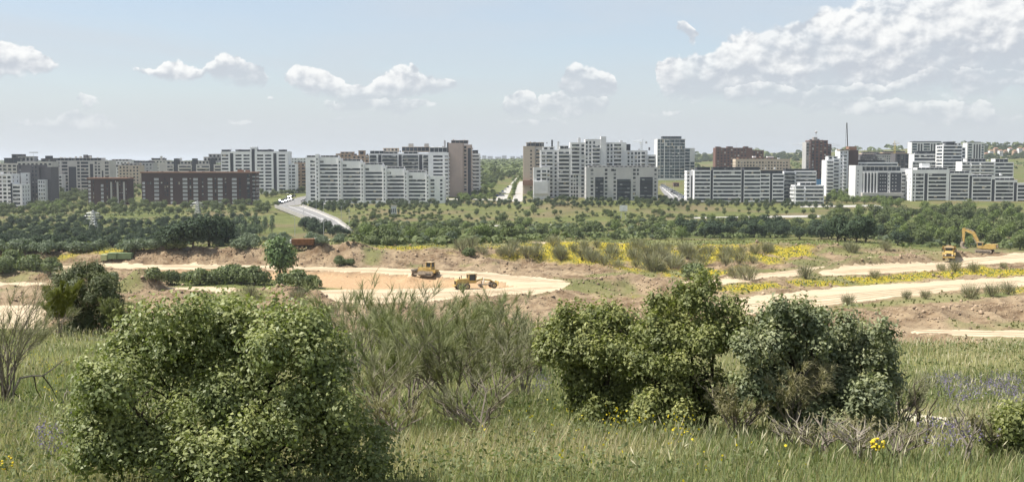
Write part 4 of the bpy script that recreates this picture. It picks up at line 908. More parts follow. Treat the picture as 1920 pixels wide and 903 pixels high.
# streets and road sheets come first, trees keep off them
ASPH = plain('pale_asphalt', (0.205, 0.20, 0.195), 0.9, 0.15, 0, 0.12, 0.25, None, 0.15); PAVE = plain('pale_paving', (0.36, 0.345, 0.315), 0.9, 0.15, 0, 0.1, 0.4); PAINT = plain('road_paint', (0.78, 0.78, 0.76), 0.7, 0.2, 0, 0.06)
ROADS_W = []
def road(name, L, Rr, mat, lift=0.06, n=14, block=True):
    """strip between a left and a right pixel edge laid on the ground"""
    def along(pts, t):
        k = t*(len(pts)-1); i = min(int(k), len(pts)-2); f = k-i; return (pts[i][0]*(1-f)+pts[i+1][0]*f, pts[i][1]*(1-f)+pts[i+1][1]*f)
    V = []; Fc = []; A = []; Bq = []
    for i in range(n+1):
        a = gp(*along(L, i/n), lo=140); b = gp(*along(Rr, i/n), lo=140); A.append(a); Bq.append(b)
    mb = MB(); m = 5
    for i in range(n+1):
        for j in range(m+1):
            x = A[i][0]+(Bq[i][0]-A[i][0])*j/m; y = A[i][1]+(Bq[i][1]-A[i][1])*j/m; V.append((x, y, T(x, y)+lift))
    for i in range(n):
        for j in range(m): Fc.append((i*(m+1)+j, i*(m+1)+j+1, (i+1)*(m+1)+j+1, (i+1)*(m+1)+j))
    mb.add(V, Fc); o = struct(mb.build(name, mat, None, True))
    if block: ROADS_W.append([(a[0], a[1]) for a in A] + [(b[0], b[1]) for b in reversed(Bq)])
    return A, Bq
# ------------------------------------------------------------------ roads
# the viaduct road that crosses the valley on the left
VA = [(516, 388, 800), (545, 398, 735), (583, 413, 660), (612, 428, 600), (622, 437, 575)]     # left kerb: pixel and distance
VB = [(566, 384, 800), (597, 396, 735), (632, 411, 660), (652, 426, 600), (660, 434, 575)]
def viaduct():
    root = thing('viaduct', 'pale concrete road viaduct crossing the wooded valley towards the white tower', 'viaduct', (0, 0, 0))
    def fix(P): return [Vector(pt(u, v, D)) for u, v, D in P]
    A, Bq = fix(VA), fix(VB)
    for a, b in zip(A, Bq): zz = (a.z+b.z)/2; a.z = zz; b.z = zz
    dk = MB(); rd = MB()
    def strip(mb, fa, fb, dz0, dz1):
        for i in range(len(A)-1):
            p = [A[i].lerp(Bq[i], fa), A[i].lerp(Bq[i], fb), A[i+1].lerp(Bq[i+1], fb), A[i+1].lerp(Bq[i+1], fa)]
            mb.hexa([(q.x, q.y, q.z+dz0) for q in p], [(q.x, q.y, q.z+dz1) for q in p])
    strip(dk, -0.02, 1.02, -1.3, -0.05); dk.build('deck', M_['concrete'], root)
    strip(rd, 0.10, 0.90, -0.04, 0.0); rd.build('carriageway', ASPH, root)
    for fa, fb in ((-0.02, 0.095), (0.905, 1.02)): q = MB(); strip(q, fa, fb, -0.045, 0.16); q.build('footway', PAVE, root)
    for f in (-0.02, 1.006): q = MB(); strip(q, f, f+0.014, 0.165, 1.25); q.build('parapet', M_['concrete'], root)
    q = MB(); strip(q, 0.492, 0.508, 0.003, 0.02); q.build('centre_line', PAINT, root)
    for f in (0.11, 0.885): q = MB(); strip(q, f, f+0.01, 0.003, 0.02); q.build('edge_line', PAINT, root)
    for t in (0.18, 0.30, 0.42, 0.54):
        k = t*4; i = int(k); a = A[i].lerp(A[i+1], k-i); b = Bq[i].lerp(Bq[i+1], k-i)
        for f in (0.06, 0.5, 0.94):
            p = a.lerp(b, f); g = min(T(p.x, p.y), p.z-3) - 1.0; MB().tube((p.x, p.y, g), (p.x, p.y, p.z-1.25), 0.7, 0.7, 10).build('pier', M_['concrete'], root)
    ROADS_W.append([(p.x, p.y) for p in A] + [(p.x, p.y) for p in reversed(Bq)])
viaduct()
road('street', [(516, 387), (530, 380), (560, 370), (600, 362)], [(566, 384), (580, 378), (590, 371), (640, 362)], ASPH)
road('street', [(1236, 350), (1240, 358), (1246, 366), (1254, 377)], [(1243, 347), (1262, 358), (1277, 366), (1294, 377)], ASPH, n=24)
for k, f in enumerate((0.38, 0.62)):
    road('lane_line', [(1236+6*f, 350-3*f), (1240+22*f, 358), (1246+31*f, 366), (1254+40*f, 377)], [(1236+6*f+.7, 350-3*f), (1240+22*f+.9, 358), (1246+31*f+1.2, 366), (1254+40*f+1.5, 377)], PAINT, 0.075, 24, False)
road('valley_road', [(1300, 407.5), (1400, 405.5), (1500, 404), (1600, 403)], [(1300, 410), (1400, 408.5), (1500, 407.5), (1600, 406.5)], PAVE, 0.08)
road('valley_road', [(850, 424), (950, 422), (1060, 420)], [(850, 426), (950, 424), (1060, 421.5)], PAVE, 0.08)
road('avenue', [(926, 376), (950, 352), (972, 330), (980, 322)], [(948, 378), (960, 352), (976, 330), (982, 322)], PAVE, 0.07, 20)
road('promenade', [(960, 378), (968, 352), (974, 340)], [(980, 378), (980, 352), (980, 340)], PAVE, 0.07, 20)
road('park_path', [(605, 381), (700, 376), (800, 372), (960, 374)], [(605, 383), (700, 378), (800, 374), (960, 376)], PAVE, 0.07, 20, False)
road('service_road', [(1500, 386), (1640, 384), (1720, 398)], [(1500, 389), (1640, 388), (1700, 402)], PAVE, 0.07)
# ------------------------------------------------------------------ parked cars
CARP = {}
def car_mesh(col):
    body = MB().prism([(-2.1, .25), (2.1, .25), (2.15, .75), (1.2, .92), (-2.0, .95), (-2.15, .7)], -.88, .88)
    cab = MB().prism([(-1.75, .94), (.95, .92), (.35, 1.45), (-1.3, 1.48)], -.76, .76); return body, cab
CARCOL = {'white': (0.42, 0.42, 0.42), 'silver': (0.24, 0.25, 0.26), 'black': (0.03, 0.03, 0.035), 'red': (0.30, 0.03, 0.03), 'blue': (0.05, 0.10, 0.25)}
TYRE = plain('tyre', (0.03, 0.03, 0.03), 0.85, 0.2)
def car_proto(c):
    if c in CARP: return CARP[c], False
    o = thing('parked_car', '', 'car', (0, 0, -400)); body, cab = car_mesh(c); m = plain(c+'_car_paint', CARCOL[c], 0.6, 0.2, 0, 0.05)
    bo = body.build('body', m, o); cab.build('cabin', M_['glass'], o); MB().prism([(-1.25, 1.49), (.3, 1.46), (.25, 1.52), (-1.2, 1.54)], -.72, .72).build('roof', m, o)
    for x in (-1.3, 1.3):
        for y in (-.8, .8): MB().wheel((x, y, .32), .32, .22, 10).build('wheel', TYRE, o)
    CARP[c] = o; return o, True
def cars(a, b, n, where, seed, turn=0.0, cl=('white', 'silver', 'white', 'black', 'silver', 'white', 'blue')):
    rr = random.Random(seed)
    for i in range(n):
        t = (i+.5)/n; x, y, z = gp(a[0]+(b[0]-a[0])*t, a[1]+(b[1]-a[1])*t, 140); x2, y2, _ = gp(a[0]+(b[0]-a[0])*(t+.02), a[1]+(b[1]-a[1])*(t+.02), 140)
        c = rr.choice(cl); p, first = car_proto(c); rz = math.atan2(y2-y, x2-x) + turn; z = T(x, y) + 0.09
        o = p if first else dup(p, (x, y, z), rz)
        if first: o.location = (x, y, z); o.rotation_euler = (0, 0, rz)
        o['label'] = f'small {c} car parked {where}'; o['group'] = f'{c} cars parked {where}'
cars((517, 382), (552, 368), 9, 'in the row where the viaduct street begins', 1, 1.2, ('white', 'silver', 'silver', 'black', 'blue')); cars((524, 383), (550, 375), 5, 'at the kerb past the viaduct end', 5, 1.2, ('silver', 'black')); cars((585, 370), (566, 379), 4, 'beside the long white block at the street corner', 2, 0)
cars((1240.5, 347), (1290, 374), 14, 'along the street beside the banded block', 3, 1.2); cars((1239, 349.5), (1280, 373.5), 9, 'in the inner row of the street beside the banded block', 4, 0.1)
cars((930, 370), (955, 350), 5, 'along the avenue below the beige tower', 6, 0)
# ------------------------------------------------------------------ the trees of the valley and the town
K = Kind
pine = K('pine_tree', 'round', 'pine', 'small dark round pine in the dense plantation below the brick blocks', 'pines of the plantation below the brick blocks', 3, 100, trunk=0.5)
scatter(pine, [(-20,418),(160,412),(280,420),(330,412),(470,408),(500,425),(470,452),(330,462),(150,468),(-20,468)], 290, 1.8, 2.5, 7, 1); pine.done()
big = K('stone_pine', 'round', 'pine', 'big dark spreading pine standing in front of the pylon plantation', 'big pines in front of the plantation', 2, 120, trunk=0.5, nclump=30, nleaf=60)
for u, v, s in ((335,468,4.6),(362,464,4.2),(392,462,5.0),(418,460,4.4),(312,468,3.2),(585,433,3.6),(600,436,2.9)): big.put(*gp(u, v)[:2], s)
big.done()
pop = K('poplar', 'tall', 'poplar', 'pale slender poplar in the clump left of the viaduct', 'poplars left of the viaduct', 2, 130, trunk=1.0, tr=0.05)
for u, v in ((457,441),(468,440),(478,438),(487,441),(497,437),(510,436),(446,443)): pop.put(*gp(u, v)[:2], 3.2, sz=3.5)
pop.done()
wil = K('willow_shrub', 'dome', 'willow', 'grey green bushy shrub along the edge of the plantation', 'grey green shrubs at the plantation edge', 3, 140, trunk=0.3)
scatter(wil, [(-20,462),(150,458),(290,462),(300,470),(160,474),(-20,478)], 40, 2.0, 3.2, 9, 3, squash=3); scatter(wil, [(400,452),(540,448),(640,452),(640,462),(420,470)], 26, 1.8, 3.0, 9, 4, squash=3); wil.done()
park = K('park_tree', 'round', 'park', 'small round dark tree of the park in front of the white blocks', 'round park trees in front of the white blocks', 4, 150, trunk=0.45)
scatter(park, [(580,374),(835,374),(870,388),(580,396)], 90, 1.5, 2.9, 6, 5); scatter(park, [(850,374),(1240,374),(1290,384),(1240,388),(850,390)], 140, 1.2, 2.5, 5, 6); scatter(park, [(560,386),(640,384),(660,398),(600,398)], 14, 2, 3, 8, 7)
scatter(park, [(1240,378),(1560,384),(1560,392),(1240,388)], 60, 1.6, 2.6, 7, 8); park.done()
town = K('street_tree', 'round', 'wood', 'leafy street tree planted below the brick and dark grey blocks', 'street trees below the brick and dark grey blocks', 3, 170, trunk=0.7)
scatter(town, [(-20,392),(120,372),(165,372),(240,384),(265,386),(480,384),(520,388),(500,400),(260,402),(-20,410)], 130, 2.2, 3.6, 8, 9); scatter(town, [(90,362),(165,358),(165,378),(95,384)], 24, 2.6, 3.6, 7, 10); scatter(town, [(480,358),(575,352),(575,362),(500,372)], 26, 2.2, 3.0, 7, 11)
scatter(town, [(235,352),(266,352),(266,384),(238,384)], 12, 2.2, 3.2, 7, 12); town.done()
lt = K('plane_tree', 'round', 'light', 'light green plane tree lining the avenue and the park edge', 'light green trees of the avenue', 3, 180, trunk=0.7)
scatter(lt, [(856,366),(900,340),(926,352),(932,372),(870,382)], 40, 2.4, 3.4, 8, 13); scatter(lt, [(962,372),(962,336),(980,326),(980,372)], 22, 2.0, 2.8, 7, 14); scatter(lt, [(60,392),(130,385),(140,396),(65,402)], 16, 2.3, 3.0, 8, 15); scatter(lt, [(985,362),(1000,358),(1010,372),(990,372)], 6, 2, 2.6, 6, 33)
lt.done()
av = K('avenue_tree', 'round', 'wood', 'broad mid green tree of the grove between the pinkish tower and the avenue', 'trees of the grove beside the avenue', 3, 190, trunk=0.7)
scatter(av, [(886,356),(888,326),(975,318),(962,332),(930,346)], 75, 3.0, 4.6, 7, 16); av.done()
rt = K('roadside_tree', 'round', 'light', 'fresh green tree between the banded wing and the cream framed block', 'fresh green trees by the cream framed block', 3, 200, trunk=0.7)
scatter(rt, [(1546,350),(1600,352),(1620,372),(1690,382),(1690,392),(1600,384),(1550,378)], 46, 2.4, 3.6, 8, 17); rt.done()
sl = K('slope_tree', 'round', 'wood', 'lone small tree scattered on the open grassy slope', 'small trees scattered over the grassy slope', 3, 210, trunk=0.5)
scatter(sl, [(660,392),(1000,390),(1300,390),(1300,414),(660,416)], 84, 0.7, 2.6, 8, 18); scatter(sl, [(1240,396),(1560,392),(1560,402),(1300,404)], 22, 1.2, 2.0, 12, 19); scatter(sl, [(290,398),(500,394),(500,410),(320,412)], 8, 1.4, 2.0, 14, 20)
for u, v, s in ((1000,402,3.2),(1136,404,2.8),(1142,405,2.6),(943,423,4.0),(975,424,3.2)): sl.put(*gp(u, v)[:2], s)
sl.done()
va = K('valley_shrub', 'dome', 'wood', 'bushy green shrub of the valley thicket beyond the yellow flowers', 'shrubs of the valley thicket', 4, 220, trunk=0.3)
VP = [(655,418),(1000,422),(1300,416),(1560,410),(1560,440),(1300,450),(1100,448),(860,458),(660,456)]
scatter(va, VP, 170, 1.4, 4.2, 9, 21); va.done()
vl = K('valley_tree', 'round', 'light', 'light green leafy tree standing out of the valley thicket', 'light green trees of the valley thicket', 3, 225, trunk=0.4)
scatter(vl, VP, 60, 1.4, 3.2, 14, 41); vl.done()
vg = K('grey_green_shrub', 'dome', 'willow', 'grey green rounded shrub among the valley thicket', 'grey green shrubs of the valley thicket', 3, 227, trunk=0.3)
scatter(vg, VP, 70, 1.4, 3.0, 12, 42); scatter(vg, [(1560,440),(1700,462),(1960,470),(1960,462),(1560,432)], 24, 1.8, 3, 10, 43); vg.done()
ho = K('holm_oak', 'round', 'pine', 'dark evergreen oak in the belt behind the yellow flowers', 'dark evergreen oaks behind the yellow flowers', 3, 230, trunk=0.4)
scatter(ho, [(1270,434),(1380,430),(1470,430),(1480,446),(1300,446)], 24, 3.2, 4.4, 12, 22); scatter(ho, [(1480,440),(1700,430),(1700,462),(1500,450)], 26, 3.0, 4.2, 12, 23); scatter(ho, [(560,418),(650,436),(650,448),(560,440)], 12, 2.6, 3.6, 10, 24); ho.done()
wd = K('woodland_tree', 'round', 'wood', 'tall mid green tree of the wood below the large white front block', 'trees of the wood below the white front block', 4, 240, trunk=0.6, nclump=24, nleaf=58)
WP = [(1560,398),(1700,400),(1960,396),(1960,470),(1700,462),(1560,430)]
scatter(wd, WP, 120, 2.2, 5.0, 10, 25); wd.done()
wl = K('broadleaf_tree', 'open', 'light', 'paler fresh green tree standing out in the wood below the white front block', 'paler trees of the wood below the white front block', 3, 245, trunk=0.6, nclump=26, nleaf=56)
scatter(wl, WP, 46, 2.4, 4.6, 16, 44); wl.done()
ft = K('hill_tree', 'dome', 'park', 'dark tree on the far green hills behind the town', 'trees on the far hills', 2, 260, trunk=0.3); ft.sink = 0.32
scatter(ft, [(1840,300),(1960,296),(1960,268),(1840,272)], 130, 4, 7, 3, 26); scatter(ft, [(1290,306),(1510,302),(1510,286),(1290,291)], 160, 4, 7, 3, 27); ft.done()
sv = K('slope_shrub', 'dome', 'wood', 'low dark green shrub on the open slope above the valley thicket', 'low shrubs on the open slope', 3, 270, trunk=0.3)
scatter(sv, [(640,392),(830,394),(830,420),(655,420)], 70, .8, 2.2, 7, 61); scatter(sv, [(1180,406),(1330,404),(1330,411),(1180,412)], 26, 1.0, 1.9, 7, 62); scatter(sv, [(830,396),(1180,394),(1180,418),(830,420)], 30, .7, 1.8, 10, 63); scatter(sv, [(280,398),(520,396),(520,412),(300,414)], 24, .7, 1.6, 9, 64); sv.done()
# the wood that closes the view beyond the avenue and the town edge reads as one mass
def far_wood():
    rng = np.random.default_rng(5); C = []; N = []; S = []
    for i in range(2600):
        y = rng.uniform(1500, 6800); a = rng.uniform(-0.56, 0.56)
        if rng.random() < 0.35: a = rng.uniform(-0.04, 0.02); y = rng.uniform(1250, 4500)
        x = a*y
        if blocked(x, y): continue
        z = T(x, y); r = rng.uniform(3.5, 6.5)*(1+y/9000); u = sph(16, rng); u[:, 2] = np.abs(u[:, 2]); C.append(np.array([x, y, z+r*0.55]) + u*r*np.array([1.2, 1.2, 0.9])); N.append(u); S.append(np.full(16, r*0.5))
    v, f = quad_cloud(np.concatenate(C), np.concatenate(N)+rng.normal(size=(len(C)*16, 3))*.3, np.concatenate(S), 0.8, rng)
    o = link('distant_woodland', np_mesh('distant_woodland', v, f, 4), F_['wood']); tag(o, 'hazy woodland spread over the plain beyond the town', 'woodland', None, 'stuff')
far_wood()
def undergrowth():
    rng = np.random.default_rng(6); P = []
    for poly, n in (([(-20,416),(160,412),(470,408),(500,432),(330,462),(-20,474)], 900), ([(650,420),(1300,420),(1560,412),(1560,446),(1100,450),(860,460),(660,458)], 900), ([(1560,398),(1960,398),(1960,470),(1700,464),(1560,430)], 600), ([(-20,396),(500,392),(500,400),(-20,412)], 260)):
        k = 0
        while k < n:
            u, v = rng.uniform(min(p[0] for p in poly), max(p[0] for p in poly)), rng.uniform(min(p[1] for p in poly), max(p[1] for p in poly))
            if inp(u, v, poly):
                k += 1; x, y, z = gp(u, v)
                if not blocked(x, y): P.append((x, y, z))
    C = []; N = []; S = []
    for x, y, z in P:
        r = rng.uniform(0.9, 2.2); u = sph(14, rng); u[:, 2] = np.abs(u[:, 2]); C.append(np.array([x, y, z+r*0.3])+u*r*np.array([1.3, 1.3, .8])); N.append(u); S.append(np.full(14, r*0.42))
    v, f = quad_cloud(np.concatenate(C), np.concatenate(N), np.concatenate(S), 0.8, rng)
    o = link('undergrowth', np_mesh('undergrowth', v, f, 4), F_['wood']); tag(o, 'low scrub filling the valley floor under the trees', 'undergrowth', None, 'stuff')
undergrowth()
# ------------------------------------------------------------------ machines and site things
YEL_P = plain('machine_yellow', (0.40, 0.275, 0.085), 0.6, 0.3, 0, 0.2, 1.2, (0.34, 0.26, 0.165, 0.9)); DKM = plain('dark_machine_steel', (0.05, 0.047, 0.043), 0.7, 0.3, 0.2, 0.3, 3, (0.25, 0.2, 0.14, 0.5))
DUST = plain('dusty_steel', (0.28, 0.235, 0.18), 0.8, 0.25, 0.1, 0.25, 2.5, (0.40, 0.33, 0.24, 0.5)); RIM = plain('dusty_rim', (0.42, 0.33, 0.20), 0.8, 0.2, 0, 0.2, 4)
TYRED = plain('dusty_tyre', (0.085, 0.072, 0.058), 0.95, 0.1, 0, 0.3, 5, (0.24, 0.19, 0.13, 0.6)); CABG = plain('cab_glass', (0.04, 0.05, 0.055), 0.1, 0.5); WHT = plain('white_paint', (0.72, 0.72, 0.70), 0.6, 0.3)
def wheel(parent, c, r, w, name='wheel'):
    t = MB().wheel(c, r, w, 20).build(name, TYRED, parent, False)
    for s in (-1, 1): MB().tube((c[0], c[1]+s*(w/2-.02), c[2]), (c[0], c[1]+s*(w/2+.03), c[2]), r*0.52, r*0.45, 14).build('rim', RIM, t)
    MB().tube((c[0], c[1]-w/2-.06, c[2]), (c[0], c[1]+w/2+.06, c[2]), r*0.16, r*0.16, 8).build('hub', DKM, t)
def place_m(o, u, v, rz, lo=140):
    x, y, z = gp(u, v, lo); o.location = (x, y, T(x, y)+0.02); o.rotation_euler = (0, 0, R(rz)); return o
def cab(parent, x0, x1, y0, y1, z0, z1, name='cab'):
    c = MB(); t = 0.09
    for x in (x0, x1):
        for y in (y0, y1): c.box(x-t, x+t, y-t, y+t, z0, z1)
    c.box(x0-t-.01, x1+t+.01, y0-t-.01, y1+t+.01, z0-.05, z0+0.55)
    fr = c.build(name, YEL_P, parent)
    MB().box(x0+.02, x1-.02, y0+.02, y1-.02, z0+0.56, z1-.02).build('window', CABG, fr); MB().box(x0-.25, x1+.25, y0-.2, y1+.2, z1, z1+.16).build('roof', RIM, fr); return fr
def grader():
    g = thing('motor_grader', 'yellow six wheeled motor grader levelling the sand platform', 'grader')
    MB().prism([(-4.5,.95),(-1.6,.95),(-1.6,2.35),(-4.1,2.25),(-4.5,1.95)], -.75, .75).build('engine_hood', YEL_P, g)
    b = MB()
    for i in range(6): b.box(-4.56, -4.5, -.6+i*.2, -.5+i*.2, 1.1, 1.85)
    b.build('grille', DKM, g); MB().box(-4.9, -4.5, -.9, .9, .7, .95).build('rear_bumper', YEL_P, g)
    MB().tube((-3.0, .3, 2.3), (-3.0, .3, 3.0), .09).build('exhaust', DKM, g); MB().tube((-3.6, -.3, 2.3), (-3.6, -.3, 2.75), .13).build('air_intake', DKM, g)
    cab(g, -1.55, .05, -.75, .75, 1.35, 3.25)
    MB().path([(0.0,0,1.55),(1.6,0,2.05),(3.6,0,1.75),(4.6,0,1.15)], [.22,.2,.2,.2], 6).build('main_frame', YEL_P, g)
    for x in (-3.7, -2.05):
        for s in (-1, 1): wheel(g, (x, s*1.02, .68), .68, .42)
    for s in (-1, 1): wheel(g, (4.2, s*1.0, .68), .68, .38)
    MB().box(-4.3, -1.4, -.78, .78, .55, .9).build('tandem_case', DKM, g); MB().box(4.05, 4.35, -.8, .8, .6, .9).build('front_axle', DKM, g)
    MB().path([(4.4,0,.95),(2.4,.55,.85),(1.3,.5,.9)], [.1,.1,.1], 5).path([(4.4,0,.95),(2.4,-.55,.85),(1.3,-.5,.9)], [.1,.1,.1], 5).tube((1.5,0,.78),(1.5,0,.92),.75,.75,16).build('drawbar_circle', DUST, g)
    bl = MB()
    for i in range(4):
        a0, a1 = -0.7+i*.4, -0.7+(i+1)*.4
        p = [(1.1+.28*math.cos(a0), .45+.4*math.sin(a0)), (1.1+.28*math.cos(a1), .45+.4*math.sin(a1)), (1.16+.28*math.cos(a1), .45+.4*math.sin(a1)), (1.16+.28*math.cos(a0), .45+.4*math.sin(a0))]; bl.prism(p, -1.9, 1.9)
    bl.build('blade', DUST, g)
    for s in (-1, 1): MB().tube((1.7, s*.5, 1.0), (2.0, s*.42, 2.35), .08).build('lift_cylinder', WHT if s < 0 else DKM, g)
    MB().hexa([(5.0,-1.2,.55),(5.1,-1.2,.55),(5.1,1.2,.55),(5.0,1.2,.55)], [(5.15,-1.2,1.55),(5.25,-1.2,1.55),(5.25,1.2,1.55),(5.15,1.2,1.55)]).build('front_plate', YEL_P, g); MB().beam((4.5,0,1.0),(5.05,0,1.0),.3,.25).build('plate_arm', DKM, g)
    for s in (-1, 1): MB().beam((-.1, s*.85, 2.7), (.0, s*1.25, 2.75), .05, .05).box(-.05, .03, s*1.25-.12, s*1.25+.12, 2.5, 3.0).build('mirror', DKM, g)
    return g
place_m(grader(), 890, 541, 20)
def track(parent, x0, x1, y, w, h, shoes=True):
    r = h/2; pr = []
    for i in range(9): a = math.pi/2 + math.pi*i/8; pr.append((x0+r+r*math.cos(a), r+r*math.sin(a)))
    for i in range(9): a = -math.pi/2 + math.pi*i/8; pr.append((x1-r+r*math.cos(a), r+r*math.sin(a)))
    t = MB().prism(pr, y-w/2, y+w/2).build('track', DUST, parent); n = 10
    for i in range(n): MB().tube((x0+r+(x1-x0-2*r)*i/(n-1), y-w/2-.05, r*0.75), (x0+r+(x1-x0-2*r)*i/(n-1), y+w/2+.05, r*0.75), r*0.4, r*0.4, 8).build('roller', DKM, t)
    s = MB(); k = int((x1-x0)/.28)
    for i in range(k):
        x = x0+r+(x1-x0-2*r)*i/(k-1); s.box(x-.04, x+.04, y-w/2-.02, y+w/2+.02, h, h+.06)
    s.build('grouser', DUST, t)
def dozer():
    d = thing('bulldozer', 'yellow bulldozer with dark canopy pushing a heap of dirt', 'bulldozer')
    for s in (-1, 1): track(d, -2.3, 2.1, s*1.15, .6, 1.15)
    MB().prism([(-2.0,.7),(2.3,.7),(2.45,1.2),(2.2,1.95),(.1,2.0),(.1,1.6),(-2.0,1.6)], -.8, .8).build('body', YEL_P, d)
    cab(d, -1.45, 0.0, -.75, .75, 1.62, 3.3, 'cab'); MB().tube((1.3,.4,1.95),(1.3,.4,2.9),.09).build('exhaust', DKM, d)
    bl = MB()
    for i in range(5):
        z0, z1 = i*.3, (i+1)*.3; f = lambda z: 3.25+.35*((z-.75)/.75)**2
        bl.prism([(f(z0), z0), (f(z0)+.1, z0), (f(z1)+.1, z1), (f(z1), z1)], -2.1, 2.1)
    bl.build('blade', DUST, d)
    for s in (-1, 1): MB().beam((-.4, s*1.55, .55), (3.3, s*1.55, .35), .22, .3).build('push_arm', DUST, d); MB().tube((2.2, s*.6, 1.6), (3.3, s*.6, 1.0), .08).build('lift_cylinder', DKM, d)
    MB().box(-2.7, -2.0, -.9, .9, .8, 1.5).build('rear_case', YEL_P, d)
    for s in (-1, 0, 1): MB().prism([(-2.6,.95),(-3.1,1.05),(-3.25,.3),(-3.05,.3),(-2.95,.85)], s*.6-.08, s*.6+.08).build('ripper_tooth', DKM, d)
    return d
place_m(dozer(), 802, 517, 152)
def text_mesh(s, size, mat, parent, M):
    c = bpy.data.curves.new('lettering', 'FONT'); c.body = s; c.size = size; c.align_x = 'CENTER'; c.align_y = 'CENTER'; c.extrude = 0.01
    o = bpy.data.objects.new('lettering', c); COL.objects.link(o); dg = bpy.context.evaluated_depsgraph_get(); me = bpy.data.meshes.new_from_object(o.evaluated_get(dg)); bpy.data.objects.remove(o)
    r = link('lettering', me, mat, parent); r.matrix_local = M; return r
def excavator():
    e = thing('excavator', 'large yellow tracked excavator with raised boom resting its bucket by the truck', 'excavator')
    for s in (-1, 1): track(e, -2.6, 2.6, s*1.5, .75, 1.15)
    MB().box(-1.2, 1.2, -1.2, 1.2, .5, 1.15).build('undercarriage', DKM, e); MB().tube((0,0,1.1),(0,0,1.45),1.0,1.0,20).build('slew_ring', DKM, e)
    MB().prism([(-3.3,1.6),(-2.9,1.4),(1.7,1.4),(1.7,1.75),(.6,1.8),(-.6,2.9),(-3.2,2.9),(-3.35,2.7)], -1.6, 1.6).build('upper_body', YEL_P, e)
    MB().prism([(-3.75,1.55),(-3.32,1.42),(-3.32,2.95),(-3.7,2.9)], -1.62, 1.62).build('counterweight', YEL_P, e)
    MB().box(-3.78, -3.755, -.62, .62, 1.95, 2.6).build('badge', WHT, e)
    text_mesh('CAT', 0.55, DKM, e, Matrix.Translation((-3.8, 0, 2.27)) @ Matrix.Rotation(-math.pi/2, 4, 'Z') @ Matrix.Rotation(math.pi/2, 4, 'X'))
    cab(e, .35, 1.9, .55, 1.55, 1.75, 3.3)
    MB().tube((-1.6,-.9,2.9),(-1.6,-.9,3.35),.1).build('exhaust', DKM, e); MB().tube((-2.3,.4,2.9),(-2.3,.4,3.2),.14).build('air_intake', DKM, e)
    r = MB(); [r.tube((x, -1.5, 2.9), (x, -1.5, 3.5), .03, .03, 4) for x in (-2.8, -1.8, -.9)]; r.tube((-2.8,-1.5,3.5),(-.9,-1.5,3.5),.03,.03,4); r.build('handrail', DKM, e)
    MB().prism([(1.2,1.9),(1.9,1.7),(2.6,3.6),(3.9,5.9),(6.7,7.0),(6.8,7.5),(6.2,7.45),(3.2,6.6),(2.0,4.4)], -.35, .35).build('boom', YEL_P, e)
    MB().prism([(6.2,7.9),(7.0,7.7),(7.15,7.0),(6.75,3.1),(6.35,3.1),(6.2,6.6)], -.28, .28).build('stick', YEL_P, e)
    MB().tube((3.6,0,6.9),(6.4,0,7.8),.14).build('stick_cylinder', DUST, e); MB().tube((2.0,-.5,2.4),(3.6,-.5,4.9),.13).build('boom_cylinder', DUST, e); MB().tube((2.0,.5,2.4),(3.6,.5,4.9),.13).build('boom_cylinder', DUST, e); MB().tube((6.95,0,6.4),(7.15,0,3.6),.1).build('bucket_cylinder', DUST, e)
    MB().prism([(6.3,3.2),(7.2,3.4),(7.5,2.5),(7.2,1.5),(6.3,1.0),(5.5,1.3),(5.9,1.5),(6.6,1.9),(6.7,2.5)], -.9, .9).build('bucket', DUST, e)
    for s in range(5): MB().prism([(5.55,1.22),(5.15,1.15),(5.5,1.38)], -.85+s*.4, -.7+s*.4).build('bucket_tooth', DKM, e)
    return e
ex = place_m(excavator(), 1846, 474, 142); ex.scale = (0.88, 0.88, 0.88)
